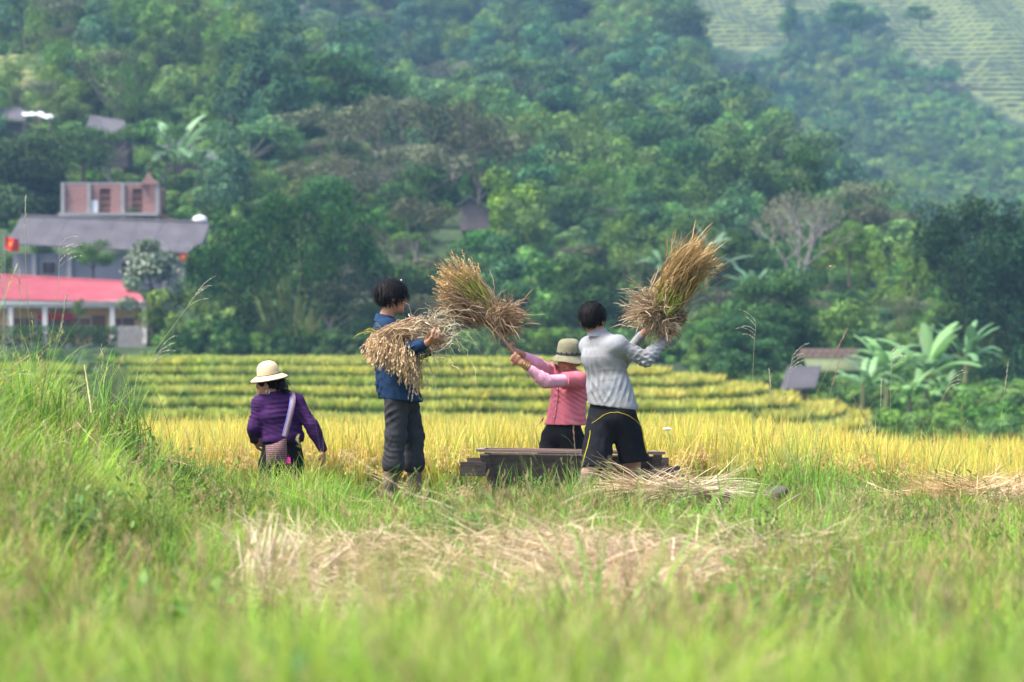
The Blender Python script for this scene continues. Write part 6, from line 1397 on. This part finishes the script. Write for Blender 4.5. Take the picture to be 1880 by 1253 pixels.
# school with pink roof
ds = 203; o0 = J(60,628,ds); sch = thing('school', 'low school with pink sheet roof, white veranda posts and ochre walls', 'building', o0)
g = lambda px,py,dd=0.: J(px,py,ds+dd)-J(60,628,ds)
xl, xr = g(-120,0)[0], g(268,0)[0]
for k in range(9):
    t0, t1 = k/9, (k+1)/9-.002; ea = g(-120,548); eb = g(272,557); ra = g(-120,500,5); rb = g(236,520,5)
    sheet_roof(sch, 'roof_sheet', mat_pinkroof, [ea+(eb-ea)*t0, ea+(eb-ea)*t1, ra+(rb-ra)*t1, ra+(rb-ra)*t0], 9, .06, .09)
part(sch, 'roof', mat_pinkroof, lambda m: plate(m, [g(272,557,.1),g(272,557,9),g(236,520,5.2),g(236,520,5)], .06))
part(sch, 'ridge_cap', mat_pinkroof, lambda m: tube(m, [g(-120,499,5), g(236,519,5)], .14, 6))
bxp(sch, 'eave_beam', mat_white, (xl, .25, g(0,565)[2]), (xr, .55, g(0,554)[2]))
bxp(sch, 'fascia', mat_white, (xl, .05, g(0,559)[2]+.0), (xr, .12, g(0,552)[2]))
bxp(sch, 'wall', mat_wall_y, (xl, 2.0, -1.2), (xr-.3, 2.2, g(0,556,3)[2]))
bxp(sch, 'side_wall', mat_wall_y, (xr-.3, 3.0, -1.2), (xr-.1, 8., g(0,556,3)[2]))
bxp(sch, 'veranda_floor', mat_conc, (xl, .1, -1.4), (xr, 3.0, -.12))
for px in (-50,18,81,205,264):
    x_ = g(px,0)[0]; bxp(sch, 'post', mat_white, (x_-.17,.28,-.12), (x_+.17,.58,g(0,565)[2]))
for px, w_ in ((-30,.9),(48,.8),(100,1.1),(150,.8),(228,.9)):
    x_ = g(px,0,3)[0]; wn = bxp(sch, 'window', mat_white, (x_-w_-.08,1.93,.55), (x_+w_+.08,1.99,1.78)); 
    for s_ in (-1,1): bxp(sch, 'shutter', mat_shut, (x_+(-w_ if s_<0 else .03),1.88,.62), (x_+(-.03 if s_<0 else w_),1.925,1.72), parent=wn)
bxp(sch, 'door', mat_shut, (g(185,0,3)[0]-.5,1.93,-.1), (g(185,0,3)[0]+.5,1.99,1.9))
bxp(sch, 'banner', mat_red, (g(70,0,2)[0],1.75,1.62), (g(136,0,2)[0],1.80,2.02))
# grey block wall right of the school front
c = J(233,622,ds-2); wl = thing('block_wall', 'grey block wall in front of the right end of the school', 'wall', c)
for r_ in range(3):
    for k in range(5):
        w_ = 2.05/5; x0 = -1.05+k*w_+(.2 if r_%2 else 0); bxp(wl, 'block', mat_conc, (x0,-.1,-.35+r_*.42), (x0+w_-.02,.1,-.35+r_*.42+.40))
# clipped hedge
hdg = thing('hedge', 'dark clipped hedge running below the school veranda', 'hedge', J(90,625,199)); r = np.random.default_rng(31); m = MB()
n = 3800; P = np.stack([r.uniform(-5.5,4.8,n), r.uniform(-.4,.4,n), r.uniform(-.5,1.0,n)],1)
leaf_quads(m, P, r.normal(size=(n,3)), .2, .6, lerpc(DK0,DK1,r.random(n)), r); m.obj('foliage', mat_leaf_i, None).parent = hdg
# long grey building behind
dg_ = 226; gb = thing('long_building', 'long building with grey fibre cement roof above the school', 'building', J(200,530,dg_)); g = lambda px,py,dd=0.: J(px,py,dg_+dd)-J(200,530,dg_)
ea, eb, rb, ra = g(10,448), g(366,466), g(386,410,4.5), g(40,398,4.5)
for k in range(8):
    t0, t1 = k/8, (k+1)/8-.002; sheet_roof(gb, 'roof_sheet', mat_grayroof, [ea+(eb-ea)*t0, ea+(eb-ea)*t1, ra+(rb-ra)*t1, ra+(rb-ra)*t0], 12, .07, .04)
part(gb, 'ridge_cap', mat_grayroof, lambda m: tube(m, [g(40,397,4.5), g(386,409,4.5)], .15, 6))
bxp(gb, 'wall', mat_graywall, (g(20,0)[0], .9, -1.5), (g(372,0)[0], 1.1, g(0,466,.9)[2]))
bxp(gb, 'side_wall', mat_graywall, (g(372,0)[0]-.2, 1.12, -1.5), (g(372,0)[0], 8, g(0,466,.9)[2]))
for px in (60,125,300,335): x_ = g(px,0)[0]; bxp(gb, 'pillar', mat_conc, (x_-.18,.55,-1.5), (x_+.18,.88,g(0,466,.9)[2]))
for px in (90,235,358): x_ = g(px,0,.8)[0]; w = bxp(gb, 'window', mat_conc, (x_-.62,.82,1.1), (x_+.62,.885,2.2)); bxp(gb, 'pane', mat_dark, (x_-.52,.77,1.2), (x_-.03,.815,2.1), parent=w); bxp(gb, 'pane', mat_dark, (x_+.03,.77,1.2), (x_+.52,.815,2.1), parent=w)
bn = thing('red_banner', 'red banner with yellow lettering hung under the long grey roof', 'banner', J(351,473,dg_-.3)); bxp(bn, 'cloth', mat_red, (-.92,-.02,-.24), (.92,.02,.24))
for k in range(9): bxp(bn, 'letter', mat_gold, (-.72+k*.16,-.032,-.07), (-.62+k*.16,-.022,.08))
# unfinished brick building
db = 241; bb = thing('brick_building', 'unfinished roofless brick building with concrete frame and pointed gable', 'building', J(200,402,db)); g = lambda px,py,dd=0.: J(px,py,db+dd)-J(200,402,db)
zt_ = g(0,338)[2]; z0 = g(0,392)[2]
def wallp(x0, x1, lo, hi): return (g(x0,0)[0]+.0, .3, lo), (g(x1,0)[0]-.0, .55, hi)
for x0, x1 in ((118,160),(166,180),(202,222),(228,240),(261,286)): bxp(bb, 'wall', mat_brick, *wallp(x0,x1,z0,zt_))
for x0, x1 in ((180,202),(240,261)):
    bxp(bb, 'wall', mat_brick, *wallp(x0,x1,g(0,346)[2],zt_)); bxp(bb, 'opening', mat_shut, (g(x0,0)[0]+.05,.6,z0), (g(x1,0)[0]-.05,.66,g(0,346)[2]))
    for q_ in (0,1,2): bxp(bb, 'bar', mat_brick, (g(x0,0)[0],.4,g(0,384-q_*12)[2]), (g(x1,0)[0],.46,g(0,382.5-q_*12)[2]))
for px in (115,163,225,289): bxp(bb, 'column', mat_conc, (g(px,0)[0]-.15,.0,g(0,402)[2]-1), (g(px,0)[0]+.15,.29,zt_+.1))
bxp(bb, 'slab', mat_conc, (g(108,0)[0],-.5,g(0,397)[2]), (g(292,0)[0],4.5,g(0,391)[2])); bxp(bb, 'tie_beam', mat_conc, (g(112,0)[0],.28,zt_), (g(292,0)[0],.58,zt_+.14))
part(bb, 'gable', mat_brick, lambda m: (m.add([g(258,339,-.1),g(292,339,-.1),g(281,328,-.1),g(273,315,-.1),g(266,328,-.1),g(258,339,.6),g(292,339,.6),g(281,328,.6),g(273,315,.6),g(266,328,.6)], [[0,1,2,4],[5,9,7,6]]), m.add([g(266,328,-.1),g(281,328,-.1),g(273,315,-.1),g(266,328,.6),g(281,328,.6),g(273,315,.6)], [[0,1,2],[3,5,4]]), m.add([g(258,339,-.1),g(258,339,.6),g(266,328,.6),g(266,328,-.1)],[[0,1,2,3]]), m.add([g(292,339,-.1),g(292,339,.6),g(281,328,.6),g(281,328,-.1)],[[0,1,2,3]])))
bxp(bb, 'side_wall', mat_brick, (g(286,0)[0],.6,z0), (g(289,0)[0]+.1,5,zt_-.3)); bxp(bb, 'side_wall', mat_brick, (g(118,0)[0],.6,z0), (g(120,0)[0]+.1,5,zt_-.2)); bxp(bb, 'back_wall', mat_brick, (g(118,0)[0],4.8,z0), (g(288,0)[0],5,zt_-.1))
bxp(bb, 'white_panel', mat_tarp, (g(167,0)[0],.2,g(0,391)[2]), (g(179,0)[0],.26,g(0,368)[2]))
part(bb, 'scaffold_pole', mat_shut, lambda m: tube(m, [g(296,392,0), g(296,348,0)], .06, 5)); part(bb, 'scaffold_pole', mat_shut, lambda m: tube(m, [g(288,392,-.2), g(335,412,-.2)], .06, 5))
# white water tank
tk = thing('water_tank', 'white rounded water tank at the right end of the long grey roof', 'tank', J(367,412,231)); m = MB(); add_ball(m, A(0,0,.28), .62, 10, (1,1,.75)); m.obj('shell', mat_tarp, None).parent = tk
part(tk, 'stand', mat_conc, lambda m: (box(m, (-.5,-.4,-1.6), (-.4,.4,-.15)), box(m, (.4,-.4,-1.6), (.5,.4,-.15)), box(m, (-.6,-.5,-.15), (.6,.5,-.1))))
# flag
fl = thing('flag', 'red flag with a yellow star on a pole at the left edge', 'flag', J(8,628,196)); m = MB(); tube(m, [A(0,0,-.5), A(0,0,7.4)], .035, 6); m.obj('pole', mat_conc, None).parent = fl
V = []; 
for j in range(7):
    for i in range(11): a, b = i/10, j/6; V.append(A(a*.95+.04, .12*math.sin(a*7+b*1.5), 7.3-b*.85-.30*a-.05*math.sin(a*5)))
i = (np.arange(6)[:,None]*11+np.arange(10)[None,:]).ravel(); m = MB(); m.add(V, np.stack([i,i+1,i+12,i+11],1)); m.add(np.array(V)+A(0,.012,0), np.stack([i,i+11,i+12,i+1],1)); cl = m.obj('cloth', mat_red, None); cl.parent = fl
m = MB(); cs = A(.50,-.10,6.72); pts = [cs+(.26 if k%2==0 else .10)*A(math.sin(k*math.pi/5), 0, math.cos(k*math.pi/5)) for k in range(10)]
m.add([cs]+pts, [[0,k+1,(k+1)%10+1] for k in range(10)]); m.add([cs+A(0,.02,0)]+[p_+A(0,.02,0) for p_ in pts], [[0,(k+1)%10+1,k+1] for k in range(10)]); st = m.obj('star', mat_gold, None, smooth=False); st.parent = cl
# hillside houses
def shed(label, ppx, d, name='hillside_house', rmat=None, wmat=None, drop=3.0, sheets=6, cat='house'):
    """house from its roof corners (eave left, eave right, ridge right, ridge left) with walls below"""
    o = J((ppx[0][0]+ppx[1][0])/2, (ppx[0][1]+ppx[1][1])/2, d); t_ = thing(name, label, cat, o); P = [J(a,b,d+(0 if k < 2 else 3.2))-o for k, (a,b) in enumerate(ppx)]
    for k in range(sheets):
        t0, t1 = k/sheets, (k+1)/sheets-.004; sheet_roof(t_, 'roof_sheet', rmat or mat_grayroof, [P[0]+(P[1]-P[0])*t0, P[0]+(P[1]-P[0])*t1, P[3]+(P[2]-P[3])*t1, P[3]+(P[2]-P[3])*t0], 5, .06, .04)
    zt = min(P[0][2],P[1][2])-.1; bxp(t_, 'wall', wmat or mat_shedw, (P[0][0]+.4,.5,zt-drop), (P[1][0]-.4,.65,zt)); bxp(t_, 'side_wall', wmat or mat_shedw, (P[1][0]-.55,.66,zt-drop), (P[1][0]-.4,5,zt)); return t_
shed('long lilac grey hillside roof left of the banana plants', [(156,238),(240,250),(228,222),(166,212)], 279)
shed('dark hillside house behind the banana plants', [(300,270),(412,300),(404,288),(312,252)], 281, drop=2.4)
shed('grey hillside house at the left edge above the dark tree', [(-30,218),(48,222),(40,198),(-20,196)], 284)
tp = thing('tarpaulin', 'crumpled white tarpaulin beside the left edge hillside house', 'tarpaulin', J(68,220,281)); m = MB(); V = []; r = np.random.default_rng(5)
for j in range(5):
    for i in range(9): V.append(A(-1.5+i*.36, j*.45, .55-.05*i+.12*r.normal()+.12*j))
i = (np.arange(4)[:,None]*9+np.arange(8)[None,:]).ravel(); m.add(V, np.stack([i,i+1,i+10,i+9],1)); m.obj('sheet', mat_tarp, None, smooth=False).parent = tp
part(tp, 'frame', mat_thatch, lambda m: [tube(m, [A(x_,y_,-1.4),A(x_,y_,.45)], .05, 5) for x_ in (-1.4,1.2) for y_ in (.1,1.7)])
# plank hut with gable towards the camera
hh_ = 238; ht = thing('plank_hut', 'grey plank hut with a dark gabled roof among the trees in the middle', 'hut', J(868,420,hh_)); g = lambda px,py,dd=0.: J(px,py,hh_+dd)-J(868,420,hh_)
for k in range(10):
    x0 = 845+k*5.2; x1 = x0+4.8; tz = lambda x: 364+ (abs(x-864)*.62); part(ht, 'plank', mat_thatch, lambda m: plate(m, [g(x0,424),g(x1,424),g(x1,tz(x1)+3),g(x0,tz(x0)+3)], .06))
part(ht, 'roof', mat_grayroof, lambda m: plate(m, [g(862,358,-.5),g(902,386,-.5),g(902,386,6),g(862,358,6)], .12)); part(ht, 'roof', mat_grayroof, lambda m: plate(m, [g(840,376,-.5),g(862,358,-.5),g(862,358,6),g(840,376,6)], .12))
bxp(ht, 'back_wall', mat_thatch, (g(846,0)[0],5.6,0), (g(896,0)[0],5.7,g(0,384)[2])); bxp(ht, 'side_wall', mat_thatch, (g(845,0)[0],.1,0), (g(846,0)[0],5.6,g(0,384)[2]))
shed('small dark roofed shed right of the big bamboo clump', [(668,474),(704,470),(696,460),(668,462)], 236, 'shed', drop=1.6, sheets=2, cat='shed')
shed('low slate lilac roof sheltering in the trees right of the knoll', [(1432,716),(1498,712),(1508,672),(1446,674)], 146, 'shed', drop=2.6, sheets=4, cat='shed')
# retaining wall and pale pond edge
c = J(1515,668,160); rw = thing('retaining_wall', 'low earth brown retaining wall behind the lilac roof', 'wall', c)
for k in range(8):
    for j in range(2): bxp(rw, 'stone', rgb_mat('brown_stone', (.22,.14,.11), rough=.95, col2=(.30,.22,.19), nscale=3), (-1.5+k*.42+(.15 if j else 0),0,.35+j*.26), (-1.5+k*.42+.38+(.15 if j else 0),.5,.35+j*.26+.24))
m = MB(); plate(m, [c+A(-1.4,-5,-.25),c+A(1.6,-5,-.25),c+A(2.2,-.05,.3),c+A(-1.2,-.05,.3)], .3, (.12,.15,.07)); m.obj('yard', mat_field, kind='structure')
# ------------------------------------------------------------------ haze
hz = bpy.data.materials.new('haze_air'); hz.use_nodes = True; n = hz.node_tree; n.nodes.remove(n.nodes['Principled BSDF'])
pv = n.nodes.new('ShaderNodeVolumePrincipled'); pv.inputs['Color'].default_value = (.36,.62,1,1); pv.inputs['Density'].default_value = .00027; pv.inputs['Anisotropy'].default_value = .0
n.links.new(pv.outputs[0], n.nodes['Material Output'].inputs['Volume'])
m = MB(); box(m, (-560,-40,-40), (560,1520,360)); hb = m.obj('haze', hz, None, smooth=False); hb['kind'] = 'stuff'
